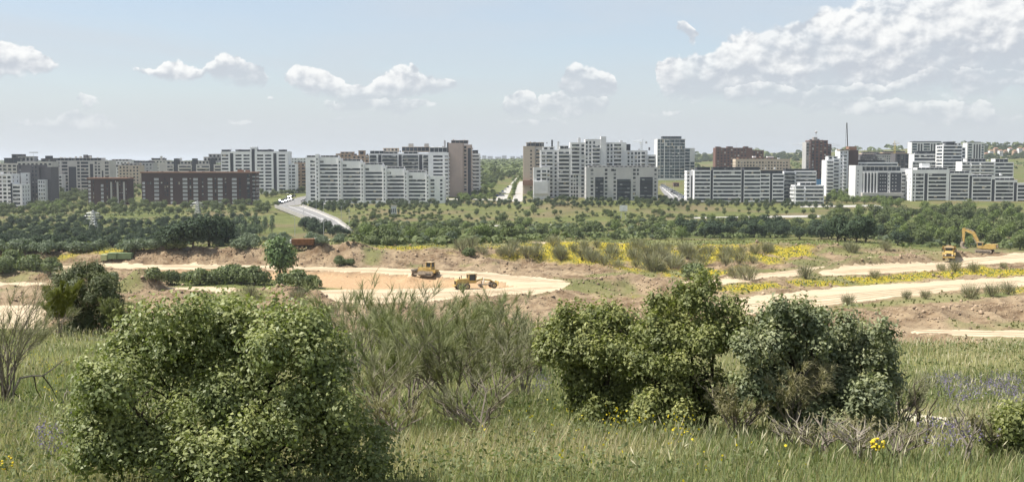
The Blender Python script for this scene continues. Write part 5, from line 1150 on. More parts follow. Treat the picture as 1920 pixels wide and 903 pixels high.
def hauler():
    h = thing('articulated_dump_truck', 'yellow articulated dump truck with dark windscreen facing the sand track', 'dump truck')
    MB().prism([(2.6,1.3),(4.4,1.2),(4.55,1.6),(4.3,2.15),(2.6,2.55)], -1.05, 1.05).build('bonnet', YEL_P, h); MB().box(4.5, 4.58, -.62, .62, 1.25, 1.95).build('grille', DKM, h)
    MB().box(4.2, 4.75, -1.5, 1.5, .75, 1.2).build('bumper', YEL_P, h)
    for s in (-1, 1): MB().box(4.56, 4.66, s*.85-.16, s*.85+.16, 1.35, 1.62).build('headlight', WHT, h); MB().prism([(2.1,1.9),(4.1,1.9),(4.35,1.5),(4.2,2.05),(2.1,2.1)], s*1.35-.3, s*1.35+.3).build('mudguard', YEL_P, h)
    cab(h, 1.1, 2.6, -1.0, 1.0, 1.7, 3.35)
    for s in (-1, 1): MB().beam((2.6, s*1.05, 3.0), (2.9, s*1.7, 3.0), .06, .06).box(2.85, 2.95, s*1.7-.15, s*1.7+.15, 2.4, 3.2).build('mirror', DKM, h)
    MB().beam((2.5,0,1.2),(-4.2,0,1.3),.8,.4).build('chassis', DKM, h)
    MB().hexa([(-4.9,-1.1,1.75),(.6,-1.1,1.75),(.6,1.1,1.75),(-4.9,1.1,1.9)], [(-5.2,-1.75,3.0),(.9,-1.75,3.25),(.9,1.75,3.25),(-5.2,1.75,3.0)]).build('dump_body', YEL_P, h)
    MB().prism([(.9,3.25),(1.0,3.25),(1.1,3.75),(.75,3.6)], -1.7, 1.7).build('headboard', YEL_P, h)
    lo = MB(); rr = random.Random(3)
    for i in range(7): x = -4.3+i*.8; lo.hexa([(x-.6,-1.4,2.9),(x+.6,-1.4,2.9),(x+.6,1.4,2.9),(x-.6,1.4,2.9)], [(x-.3,-.6,3.3+rr.random()*.5),(x+.3,-.6,3.3+rr.random()*.5),(x+.3,.6,3.4+rr.random()*.4),(x-.3,.6,3.4)])
    lo.build('earth_load', plain('earth_load', (0.35, 0.26, 0.17), 0.95, 0.1, 0, 0.3, 2), h)
    for x in (3.3, -1.6, -3.5):
        for s in (-1, 1): wheel(h, (x, s*1.25, .9), .9, .65)
    return h
place_m(hauler(), 1779, 487, -112)
RUST = plain('rusty_body', (0.21, 0.115, 0.062), 0.8, 0.2, 0, 0.25, 1.5, (0.14, 0.07, 0.04, 0.6)); GRNC = plain('green_container_paint', (0.16, 0.22, 0.12), 0.7, 0.25, 0, 0.12, 1)
def tipper():
    t = thing('tipper_lorry', 'rust coloured tipper lorry with dark cab parked beside the sand heaps', 'lorry')
    MB().hexa([(-4.2,-1.15,1.2),(1.8,-1.15,1.2),(1.8,1.15,1.2),(-4.2,1.15,1.2)], [(-4.4,-1.3,2.9),(2.0,-1.3,2.9),(2.0,1.3,2.9),(-4.4,1.3,2.9)]).build('tipper_body', RUST, t)
    for i in range(6): MB().box(-4.0+i*1.1, -3.85+i*1.1, -1.36, -1.2, 1.3, 2.9).build('body_rib', RUST, t)
    MB().prism([(2.2,.8),(4.2,.8),(4.25,1.7),(3.9,2.9),(2.2,2.95)], -1.2, 1.2).build('cab', DKM, t); MB().box(2.5, 3.8, -1.22, 1.22, 1.9, 2.6).build('window', CABG, t); MB().box(-4.4, 4.0, -.5, .5, .75, 1.15).build('chassis', DKM, t)
    MB().box(-4.75, -4.42, -1.2, 1.2, 1.6, 2.6).build('tailboard', WHT, t)
    for x in (3.3, -1.4, -2.7):
        for s in (-1, 1): wheel(t, (x, s*1.0, .55), .55, .4)
    return t
place_m(tipper(), 577, 467, 4)
def shelter():
    s = thing('site_shelter', 'open site shelter with tilted pale sheet roofs above the tipper lorry', 'shelter')
    for k, (x, z) in enumerate(((-2.6, 2.6), (0, 3.0), (1.4, 2.2))): MB().hexa([(x-1.6,-1.5,z-.35),(x+1.6,-1.5,z+.3),(x+1.6,1.5,z+.3),(x-1.6,1.5,z-.35)], [(x-1.6,-1.5,z-.27),(x+1.6,-1.5,z+.38),(x+1.6,1.5,z+.38),(x-1.6,1.5,z-.27)]).build('roof_sheet', WHT, s)
    for x in (-3.8, -1.2, 1.3, 2.6):
        for y in (-1.3, 1.3): MB().tube((x, y, -.2), (x, y, 2.3), .07).build('post', DKM, s)
    MB().box(-3.4, 2.6, -1.0, 1.2, 0, 1.5).build('machine_crate', DKM, s); return s
x, y, z = gp(588, 461, 140); sh = shelter(); sh.location = (x, y+9, T(x, y+9)-.1)
def container(u, v, L, rz, label, m=GRNC):
    c = thing('site_container', label, 'container'); MB().box(-L/2, L/2, -1.2, 1.2, .15, 2.3).build('body', m, c); n = int(L/.45)
    for i in range(n): MB().box(-L/2+.2+i*.45, -L/2+.4+i*.45, -1.25, -1.2, .3, 2.2).build('rib', m, c)
    MB().box(-L/2-.03, L/2+.03, -1.23, 1.23, 2.3, 2.4).build('roof', m, c)
    for q in (-1, 1): MB().box(q*(L/2-.3)-.2, q*(L/2-.3)+.2, -1.1, 1.1, -.1, .15).build('skid', DKM, c)
    place_m(c, u, v, rz); c.scale = (1, 1, .72)
container(212, 488, 2.2, 3, 'short green site container at the end of the earth bank'); container(233, 486, 4.4, 2, 'long green site container behind the earth bank'); container(197, 490, 1.6, 2, 'small pale green tool box beside the short container', plain('pale_green', (0.32, 0.36, 0.2), 0.7))
for i in range(7):
    b = MB().prism([(-2.6,0),(2.6,0),(2.6,.9),(-2.6,.9)], -.3, .3).prism([(-2.6,.0),(2.6,.0),(2.6,.25),(-2.6,.25)], -.55, -.3).build('concrete_block', M_['concrete'], None)
    x, y, z = gp(292+i*9, 480-i*.7, 140); b.location = (x, y+4, T(x, y+4)-.05); b.rotation_euler = (0, 0, .06); tag(b, 'pale concrete kerb block laid in a row behind the earth bank', 'block', 'concrete blocks behind the earth bank')
# ------------------------------------------------------------------ pylons, lamps, cranes, signs
def pylon(u, vb, vt, D, lab):
    p0 = pt(u, vb, D); gz = T(p0[0], p0[1]) - .3; H = pt(u, vt, D)[2] - gz
    o = thing('lattice_pylon', lab, 'pylon', (p0[0], p0[1], gz)); w = lambda z: 2.0*(1-z/H*0.88)
    b = MB(); n = 8
    for i in range(n):
        z0, z1 = H*i/n, H*(i+1)/n; a, c = w(z0), w(z1); q0 = [(-a,-a,z0),(a,-a,z0),(a,a,z0),(-a,a,z0)]; q1 = [(-c,-c,z1),(c,-c,z1),(c,c,z1),(-c,c,z1)]
        for k in range(4): b.tube(q0[k], q1[k], .11, .11, 4, False); b.tube(q0[k], q1[(k+1) % 4], .05, .05, 4, False); b.tube(q1[k], q1[(k+1) % 4], .05, .05, 4, False)
    b.build('mast', M_['steel'], o)
    for zz, L in ((.62, 3.6), (.74, 4.4), (.86, 3.4)):
        for s in (-1, 1):
            m = MB(); z = H*zz; m.tube((0, -.3, z), (s*L, 0, z), .1, .07, 4).tube((0, .3, z), (s*L, 0, z), .1, .07, 4).tube((0, 0, z+1.0), (s*L, 0, z), .08, .06, 4); m.build('cross_arm', M_['steel'], o)
            MB().tube((s*L, 0, z), (s*L, 0, z-1.6), .16, .16, 6).build('insulator', DKM, o)
pylon(176, 460, 394, 560, 'grey lattice pylon rising from the pine plantation below the small brick block'); pylon(371, 423, 376, 690, 'grey lattice pylon on the meadow below the long brick block')
def lamp_proto():
    o = thing('street_lamp', 'thin grey street lamp beside the viaduct and its street', 'street lamp', (0, 0, 0), 0, 'street lamps beside the viaduct'); MB().tube((0,0,-.3),(0,0,9.5),.14,.08,6).build('pole', M_['steel'], o)
    MB().tube((0,0,9.4),(1.4,0,9.8),.06,.05,5).build('arm', M_['steel'], o); MB().box(1.2,2.0,-.16,.16,9.72,9.86).build('lantern', M_['steel'], o); return o
lp = lamp_proto()
for i, (u, v) in enumerate(((607,447),(553,443),(569,408),(593,398),(607,404),(536,392),(552,382),(575,385),(1263,360),(1247,352),(640,418),(655,425))):
    x, y, z = gp(u, v, 140); o = lp if i == 0 else dup(lp, (0, 0, 0)); o.location = (x, y, T(x, y)); o.rotation_euler = (0, 0, 2.6+i*.5)
    if i in (8, 9): o['label'] = 'thin grey street lamp in the street of parked cars by the banded block'; o['group'] = 'street lamps by the banded block'
def sign(u, v, lab):
    x, y, z = gp(u, v, 140); o = thing('billboard', lab, 'billboard', (x, y, T(x, y))); 
    for s in (-1, 1): MB().tube((s*1.5, 0, -.3), (s*1.5, 0, 5), .15).build('post', M_['steel'], o)
    MB().box(-2.4, 2.4, -.15, .15, 5, 8.6).build('panel', WHT, o)
sign(1169, 411, 'blank white panel on two posts standing on the grassy slope')
def kiosk(u, v, w, d, h, name, lab, cat, m, roof):
    x, y, z = gp(u, v, 140); o = thing(name, lab, cat, (x, y, T(x, y)-.3)); MB().box(-w/2, w/2, 0, d, 0, h).build('wall', m, o); MB().box(-w/2-.3, w/2+.3, -.3, d+.3, h, h+.35).build('roof', roof, o)
    for k in range(3): MB().box(-w/2+(k+.25)*w/3, -w/2+(k+.75)*w/3, -.06, .02, h*.35, h*.75).build('window', M_['glass'], o)
kiosk(738, 404, 3.4, 3, 6.5, 'pump_house', 'narrow pale concrete pump house among cypresses on the park slope', 'hut', M_['white2'], M_['concrete']); kiosk(1268, 350, 5.5, 5, 4.0, 'brick_kiosk', 'small red kiosk beside the street of parked cars', 'kiosk', M_['red'], M_['rust'])
def tower_crane(u, vt, vb, D, lab, rz, m, L=18):
    p = pt(u, vt, D); gz = T(p[0], p[1]); H = p[2]-gz; o = thing('tower_crane', lab, 'crane', (p[0], p[1], gz), rz); a = .75; b = MB(); n = int(H/2.2)
    for i in range(n):
        z0, z1 = H*i/n, H*(i+1)/n; q = [(-a,-a),(a,-a),(a,a),(-a,a)]
        for k in range(4): b.tube((*q[k], z0), (*q[k], z1), .14, .14, 4, False); b.tube((*q[k], z0), (*q[(k+1) % 4], z1), .08, .08, 4, False)
    b.build('mast', m, o); j = MB()
    for s in (-.5, .5): j.tube((-6, s, H), (L, s, H), .14, .14, 4)
    j.tube((-1, 0, H+3.2), (L, 0, H+.4), .1, .1, 4).tube((-1, 0, H+3.2), (-6, 0, H+.3), .1, .1, 4).tube((-1, 0, H), (-1, 0, H+3.4), .25, .2, 4)
    for i in range(int(L)): j.tube((i, -.5, H), (i+.5, .5, H), .06, .06, 4, False)
    j.build('jib', m, o); MB().box(-6.2, -4.4, -.7, .7, H-1.8, H+.2).build('counterweight', M_['concrete'], o); MB().box(.5, 2, -.8, .8, H-2, H-.1).build('cab', WHT, o); return o
YC = plain('crane_yellow', (0.5, 0.36, 0.08), 0.6)
tower_crane(1203, 266, 300, 1250, 'small pale tower crane behind the white complex', 2.9, M_['steel'], 9); tower_crane(1678, 269, 300, 1400, 'yellow tower crane above the far brick terrace', 0.9, YC, 16); tower_crane(1524, 271, 300, 1300, 'pale tower crane with long jib behind the unfinished brick tower', 2.7, M_['steel'], 24); tower_crane(1556, 273, 300, 1250, 'tower crane with short jib beside the unfinished brick tower', 0.4, M_['steel'], 14)
def mobile_crane():
    p = pt(1588, 275, 1100); gz = T(p[0], p[1]); o = thing('telescopic_crane', 'dark telescopic crane boom rising over the brown and white tower', 'crane', (p[0], p[1], gz)); H = pt(1585, 230, 1100)[2]-gz
    MB().beam((3, 0, 2.5), (1.0, 0, H*.55), 1.3, 1.3).build('boom', DKM, o); MB().beam((1.0, 0, H*.5), (-.6, 0, H), .8, .8).build('boom_extension', DKM, o); MB().tube((-1.0,0,H*.98),(-1.8,0,H*.55),.12).build('hoist_rope', DKM, o); MB().box(-4, 5, -1.3, 1.3, .9, 2.6).build('carrier', YC, o)
    for x in (-3, -1, 2, 4):
        for s in (-1, 1): MB().wheel((x, s*1.1, .6), .6, .4, 10).build('wheel', TYRE, o)
mobile_crane()
def radio_mast():
    p = pt(1530, 257, 1060); H = pt(1530, 249, 1060)[2]-p[2]; o = thing('roof_beacon_mast', 'slim mast with a ball on top of the unfinished brick tower', 'mast', (p[0], p[1], p[2]-.3)); MB().tube((0,0,0),(0,0,H),.25,.18,6).build('pole', M_['steel'], o)
    me = MB()
    for i in range(6):
        for s in range(10):
            a0, a1, t0, t1 = math.pi*i/6, math.pi*(i+1)/6, 2*math.pi*s/10, 2*math.pi*(s+1)/10; f = lambda a, t: (1.3*math.sin(a)*math.cos(t), 1.3*math.sin(a)*math.sin(t), H+.9+1.3*math.cos(a)); me.add([f(a0,t0), f(a1,t0), f(a1,t1), f(a0,t1)], [(0,1,2,3)])
    me.build('ball', M_['grey'], o)
radio_mast()
tp = MB()
p = pt(1531, 341, 1000); t0 = T(p[0], p[1])
for i in range(6): tp.hexa([(i*1.6,0,0),(i*1.6+1.55,0,0),(i*1.6+1.55,.15,0),(i*1.6,.15,0)], [(i*1.6,.2,3.2),(i*1.6+1.55,.2,3.2),(i*1.6+1.55,.3,3.2),(i*1.6,.3,3.2)])
tp = tp.build('tarpaulin_fence', plain('blue_tarpaulin', (0.10, 0.25, 0.45), 0.6)); tp.location = (p[0], p[1], t0); tp.scale = (.9, 1, max(1, (p[2]+2.5-t0)/3.2)); tag(tp, 'blue tarpaulin fence at the foot of the unfinished brick tower', 'fence')
# ------------------------------------------------------------------ shrubs and clods on the building site
def broom_proto(seed, label, group):
    o = thing('broom_shrub', label, 'shrub', (0, 0, -500), 0, group); mb = MB(); rr = random.Random(seed)
    for i in range(9):
        a = rr.uniform(0, 6.28); r = rr.uniform(.2, .55); mb.path([(rr.uniform(-.08,.08), rr.uniform(-.08,.08), -.1), (math.cos(a)*r*.5, math.sin(a)*r*.5, .3), (math.cos(a)*r, math.sin(a)*r, rr.uniform(.5, .75))], [.022, .016, .008], 4)
    mb.build('stem', BARK, o); link('twigs', twig_mesh('twigs', seed, F_['broom'], 340, .0095), None, o); return o
class Broom(Kind):
    def __init__(s, label, group, seed, nv=3): s.protos = [broom_proto(seed+i, label, group) for i in range(nv)]; s.used = [False]*nv
br = Broom('grey green broom bush growing among the yellow flowers', 'broom bushes in the yellow flowers', 300)
scatter(br, [(820,472),(1000,456),(1330,466),(1500,474),(1440,496),(1240,514),(1080,490),(900,480)], 46, 2.4, 4.6, 16, 31, 140)
for u, v, s in ((1225,508,6.2),(1265,500,5.4),(1190,470,4.6),(1052,488,4.8),(1112,492,4.4),(1290,485,5.0),(1330,478,4.2),(1385,495,4.6),(1402,526,5.4),(1380,522,4.6),(1440,472,3.8),(1230,480,5.2),(940,480,3.6)): br.put(*gp(u, v, 140)[:2], s*.85)
br.done()
br2 = Broom('grey broom bush at the edge of a sand track', 'broom bushes beside the sand tracks', 320, 2)
for u, v, s in ((1510,523,3.9),(1590,572,2.6),(1640,522,2.6),(1765,508,2.2),(1790,509,3.2),(1825,510,3.0),(1700,560,2.0),(1820,560,3.6),(1860,556,3.4),(1890,552,3.0),(1735,560,2.2),(1600,474,3.6),(1590,470,3.0),(1660,470,3.4),(1880,502,1.8),(560,566,3.2),(470,556,2.6),(620,592,3.0)): br2.put(*gp(u, v, 140)[:2], s)
br2.done()
sb = K('leafy_shrub', 'dome', 'site', 'leafy green shrub on the disturbed earth of the site', 'leafy shrubs on the site', 3, 340, trunk=0.3, nclump=30, nleaf=70)
for u, v, s in ((20,506,4.0),(60,508,3.4),(5,512,3.2),(95,512,3.0),(175,520,2.6),(205,530,2.4),(352,528,2.2),(375,534,3.0),(405,532,3.2),(432,528,3.6),(452,532,3.4),(478,534,3.4),(290,530,2.6),(320,532,2.6),(636,497,2.0),(655,497,1.6),(1303,524,3.4),(880,480,2.2),(700,458,2.6),(730,460,2.6),(330,468,3),(560,541,3.4),(585,540,2.6),(532,537,2.6)): sb.put(*gp(u, v, 140)[:2], s)
sb.done()
tr = make_tree('young_elm', 'open', 'lighter', 401, trunk=1.1, tr=0.06, label='slender green tree standing alone beside the excavated pit', cat='tree', nclump=60, nleaf=70)
x, y, z = gp(525, 528, 140); tr.location = (x, y, z-.2); tr.scale = (4.3, 4.3, 5.0)
cp = K('cypress', 'tall', 'pine', 'small dark cypress beside the pump house on the park slope', 'cypresses beside the pump house', 1, 405, trunk=.4, tr=.05)
for u, v in ((730,404),(747,404),(1330,388),(1440,394)): cp.put(*gp(u, v, 140)[:2], 1.6, sz=2.0)
cp.done()
def clods():
    rng = np.random.default_rng(11); n = 22000; x = rng.uniform(-150, 150, n*3); y = 150 + 185*rng.random(n*3)**0.9
    m = maskv(rough_amt*(1-c_ora), x, y); e = extra(x, y); keep = rng.random(n*3) < np.clip(m*(0.25 + e*0.5), 0, 1); x, y = x[keep][:n], y[keep][:n]; n = len(x)
    z = Tv(x, y); r = rng.lognormal(-1.75, .45, n)
    base = np.array([[1,0,0],[-1,0,0],[0,1,0],[0,-1,0],[0,0,1],[0,0,-.6]])*1.0
    V = base[None] * r[:, None, None] * rng.uniform(.6, 1.4, (n, 6, 1)); a = rng.uniform(0, 6.28, n); ca_, sa = np.cos(a)[:, None], np.sin(a)[:, None]
    V = np.stack([V[..., 0]*ca_-V[..., 1]*sa, V[..., 0]*sa+V[..., 1]*ca_, V[..., 2]*.8], -1) + np.stack([x, y, z+r*.25], -1)[:, None]
    tri = np.array([[0,2,4],[2,1,4],[1,3,4],[3,0,4],[2,0,5],[1,2,5],[3,1,5],[0,3,5]]); Fc = (tri[None] + np.arange(n)[:, None, None]*6).reshape(-1)
    o = link('earth_clods', np_mesh('earth_clods', V.reshape(-1, 3), Fc, 3), plain('clod_earth', (0.30, 0.225, 0.155), 0.95, 0.1, 0, 0.45, 0.5)); tag(o, 'loose clods of brown earth strewn over the dug banks', 'clods', None, 'stuff')
clods()
def flowers():
    rng = np.random.default_rng(12); n = 200000; x = rng.uniform(-160, 175, n); y = rng.uniform(160, 380, n); m = maskv(c_yel, x, y)*(1-maskv(c_sand, x, y)); k = rng.random(n) < m*.75; x, y = x[k], y[k]; n = len(x); z = Tv(x, y)
    hh = rng.uniform(.12, .45, n); u = sph(n, rng); u[:, 2] = np.abs(u[:, 2])*.6+.25; u[:, 1] -= .35
    yl = rng.random(n) < .48; C = np.stack([x, y, z+hh], -1); S = rng.uniform(.10, .24, n)
    v, f = quad_cloud(C[yl], u[yl], S[yl], .6, rng); o = link('yellow_flowers', np_mesh('yellow_flowers', v, f, 4), foliage('yellow_petals', (0.33, 0.25, 0.022), (0.44, 0.345, 0.036), .25, .7, .1, .4)); tag(o, 'mass of yellow wild flowers covering the meadow strips', 'flowers', None, 'stuff')
    v, f = quad_cloud(C[~yl]+[0, 0, .05], u[~yl], S[~yl]*1.5, .5, rng); o = link('meadow_weeds', np_mesh('meadow_weeds', v, f, 4), F_['wood']); tag(o, 'green weeds growing between the yellow flowers', 'weeds', None, 'stuff')
flowers()
def site_grass():
    rng = np.random.default_rng(13); n = 60000; x = rng.uniform(-170, 175, n); y = rng.uniform(150, 400, n); m = maskv(c_grn, x, y)*(1-maskv(c_sand, x, y))*(1-.7*maskv(c_yel, x, y)); k = rng.random(n) < m*.6; x, y = x[k], y[k]; n = len(x); z = Tv(x, y)
    u = sph(n, rng); u[:, 2] = np.abs(u[:, 2])*.5; v, f = quad_cloud(np.stack([x, y, z+.15], -1), u, rng.uniform(.15, .4, n), .7, rng)
    o = link('rough_grass', np_mesh('rough_grass', v, f, 4), foliage('dry_grass', (0.085, 0.10, 0.035), (0.19, 0.18, 0.075), .2, .8, .1, .2)); tag(o, 'rough grass on the unworked ground of the site', 'grass', None, 'stuff')
site_grass()
# ------------------------------------------------------------------ foreground bushes
F_['oak'] = foliage('oak_leaves', (0.112, 0.142, 0.056), (0.215, 0.245, 0.115), .28, .5, .3, 2.5, attr='tint'); F_['oak2'] = foliage('olive_leaves', (0.098, 0.122, 0.045), (0.200, 0.222, 0.092), .28, .55, .3, 2.0, attr='tint')
F_['oak3'] = foliage('grey_oak_leaves', (0.112, 0.138, 0.078), (0.220, 0.245, 0.155), .22, .55, .3, 2.0, attr='tint'); F_['dry'] = foliage('dry_twigs', (0.195, 0.176, 0.098), (0.351, 0.325, 0.189), .15, .8, .15, 3)
F_['retama'] = foliage('retama_twigs', (0.150, 0.155, 0.085), (0.270, 0.265, 0.160), .2, .7, .2, 2.0); F_['retama2'] = foliage('green_retama_twigs', (0.150, 0.170, 0.075), (0.255, 0.265, 0.130), .2, .7, .2, 2.0)
F_['rosemary'] = foliage('dark_needles', (0.050, 0.066, 0.034), (0.095, 0.115, 0.058), .15, .6, .3, 3.0, attr='tint'); F_['yellowgreen'] = foliage('yellow_green_twigs', (0.130, 0.145, 0.030), (0.22, 0.225, 0.06), .2, .7, .2, 3.0)
TWIG = plain('grey_twig', (0.17, 0.145, 0.12), .9, .15, 0, .3, 8); DARKW = plain('dark_stem', (0.055, 0.043, 0.033), .9, .15, 0, .3, 8); DEAD = plain('weathered_branch', (0.24, 0.21, 0.175), .9, .15, 0, .25, 8)
def lobe_pts(lobes, D, depth):
    rr = random.Random(int(D*100)); out = []
    for q in lobes:
        u, v, r = q[:3]; off = q[3] if len(q) > 3 else rr.uniform(-depth, depth); d = D + off; p = pt(u, v, d); out.append((np.array(p), .90*r*d/F))
    sub = []
    rng = np.random.default_rng(int(D*77))
    for c, r in out:
        for k in range(7):
            d = sph(1, rng)[0]; d[2] = abs(d[2])*.9 - .15; d[1] = -abs(d[1]) if k % 3 else d[1]
            sub.append((c + d/np.linalg.norm(d)*r*rng.uniform(.74, 1.10), r*rng.uniform(.22, .40)))
    return out, sub
def leafy_bush(name, label, lobes, D, depth, fol, nleaf, lsize, base_uv, seed, stems=9, stem_mat=None, clump=(.06, .11), inner=.25, cat='bush', tint_hi=1.35, asp=.56):
    rng = np.random.default_rng(seed); L, SB = lobe_pts(lobes, D, depth); bx, by, bz = pt(*base_uv, D); gz = T(bx, by) - .05
    o = thing(name, label, cat, (bx, by, gz)); org = np.array([bx, by, gz]); LS = SB + [(c, r*.8) for c, r in L]; A = np.array([r**2*1.0 for _, r in SB] + [r**2*.22 for _, r in L]); A /= A.sum(); per = 20; nc = nleaf//per; C = []; N = []; TT = []
    mid = np.mean([c for c, _ in L], axis=0)
    got = 0; tr_ = 0
    while got < nc and tr_ < nc*8:
        tr_ += 1; i = rng.choice(len(LS), p=A); c, r = LS[i]; d = sph(1, rng)[0]
        if d[2] < -.55: d[2] *= -1
        deep = rng.random() < inner; k = rng.uniform(.45, .8) if deep else rng.uniform(.82, 1.06); p = c + d*r*k
        if not deep and any(np.linalg.norm(p-c2) < r2*.70 for (c2, r2) in L): continue
        if p[2] < T(p[0], p[1]) + .04: continue
        got += 1; cr = rng.uniform(*clump)*(1 if not deep else .9); n = per; q = rng.normal(size=(n, 3)); q /= np.linalg.norm(q, axis=1, keepdims=True); q *= rng.random((n, 1))**.4
        axis = d + np.array([0, 0, .55]); axis /= np.linalg.norm(axis)
        P = p + q*cr + axis*(q@axis)[:, None]*cr*.7; C.append(P); N.append(q*.6 + axis*.75 + rng.normal(size=(n, 3))*.45)
        lighter = max(0, d[2])*.6 + rng.random()*.5; g = .95 + (tint_hi+.2-.95)*min(1, lighter); tcol = np.array([g*(1+.12*lighter), g, g*(1-.15*lighter)]); TT.append(np.tile(tcol, (n, 1))*rng.uniform(.8, 1.2, (n, 1)))  # clumps facing upward get a lighter, yellower tint, with random spread
    C = np.concatenate(C) - org; N = np.concatenate(N); TT = np.concatenate(TT); n = len(C)
    v, f = quad_cloud(C, N, rng.uniform(.5, 1.4, n)*lsize, asp, rng, .22); me = np_mesh('foliage', v, f, 4)
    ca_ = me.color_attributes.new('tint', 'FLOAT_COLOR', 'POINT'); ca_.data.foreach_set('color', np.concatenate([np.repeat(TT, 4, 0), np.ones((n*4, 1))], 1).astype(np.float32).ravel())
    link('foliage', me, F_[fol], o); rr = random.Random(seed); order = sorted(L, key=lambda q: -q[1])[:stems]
    for c, r in order:
        e = Vector(c - org); s = Vector((rr.uniform(-.16, .16), rr.uniform(-.12, .12), -.1)); m1 = s.lerp(e, .45) + Vector((rr.uniform(-.08, .08), rr.uniform(-.08, .08), .1)); b = MB().path([s, m1, e], [.028, .02, .01], 6)
        for k in range(6):
            d = Vector(sph(1, rng)[0]); d.z = abs(d.z)*.6; b.path([m1.lerp(e, .3+.1*k), m1.lerp(e, .5+.08*k)+d*r*.45, m1.lerp(e, .6+.08*k)+d*r*.9], [.010, .006, .003], 4)
        b.build('stem', stem_mat or DARKW, o)
    return o
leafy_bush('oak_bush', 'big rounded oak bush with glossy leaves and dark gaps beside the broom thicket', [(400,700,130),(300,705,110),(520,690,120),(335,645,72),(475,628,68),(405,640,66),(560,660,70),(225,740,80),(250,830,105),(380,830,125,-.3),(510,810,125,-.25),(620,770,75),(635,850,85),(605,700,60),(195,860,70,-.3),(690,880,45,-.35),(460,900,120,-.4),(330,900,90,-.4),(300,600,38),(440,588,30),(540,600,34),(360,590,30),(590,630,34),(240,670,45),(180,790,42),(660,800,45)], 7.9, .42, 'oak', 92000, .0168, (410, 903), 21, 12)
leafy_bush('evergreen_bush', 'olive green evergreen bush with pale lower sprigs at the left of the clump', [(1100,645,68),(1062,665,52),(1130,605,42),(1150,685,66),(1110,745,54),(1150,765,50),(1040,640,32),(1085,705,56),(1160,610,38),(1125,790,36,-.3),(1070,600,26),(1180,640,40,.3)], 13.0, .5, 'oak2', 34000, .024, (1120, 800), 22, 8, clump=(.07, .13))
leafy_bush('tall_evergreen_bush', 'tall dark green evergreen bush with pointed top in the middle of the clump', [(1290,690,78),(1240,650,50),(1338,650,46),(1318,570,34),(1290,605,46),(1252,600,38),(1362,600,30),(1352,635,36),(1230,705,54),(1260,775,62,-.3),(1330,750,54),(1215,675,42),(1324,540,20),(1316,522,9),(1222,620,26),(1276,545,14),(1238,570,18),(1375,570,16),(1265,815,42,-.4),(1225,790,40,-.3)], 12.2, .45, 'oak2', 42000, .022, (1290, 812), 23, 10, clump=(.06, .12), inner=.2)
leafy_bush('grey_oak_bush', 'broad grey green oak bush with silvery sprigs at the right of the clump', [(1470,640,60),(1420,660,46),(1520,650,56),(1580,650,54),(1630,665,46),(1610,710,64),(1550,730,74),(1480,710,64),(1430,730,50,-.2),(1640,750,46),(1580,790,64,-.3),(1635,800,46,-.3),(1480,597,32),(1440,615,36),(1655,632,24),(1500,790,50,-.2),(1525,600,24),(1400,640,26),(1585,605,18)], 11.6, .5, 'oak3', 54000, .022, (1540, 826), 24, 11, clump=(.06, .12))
leafy_bush('corner_bush', 'small dark leafy bush at the edge of the purple flowers', [(1880,825,42),(1915,805,44),(1862,845,32),(1925,860,50),(1950,830,50),(1895,790,26)], 9.6, .25, 'oak2', 9000, .019, (1905, 885), 25, 5)
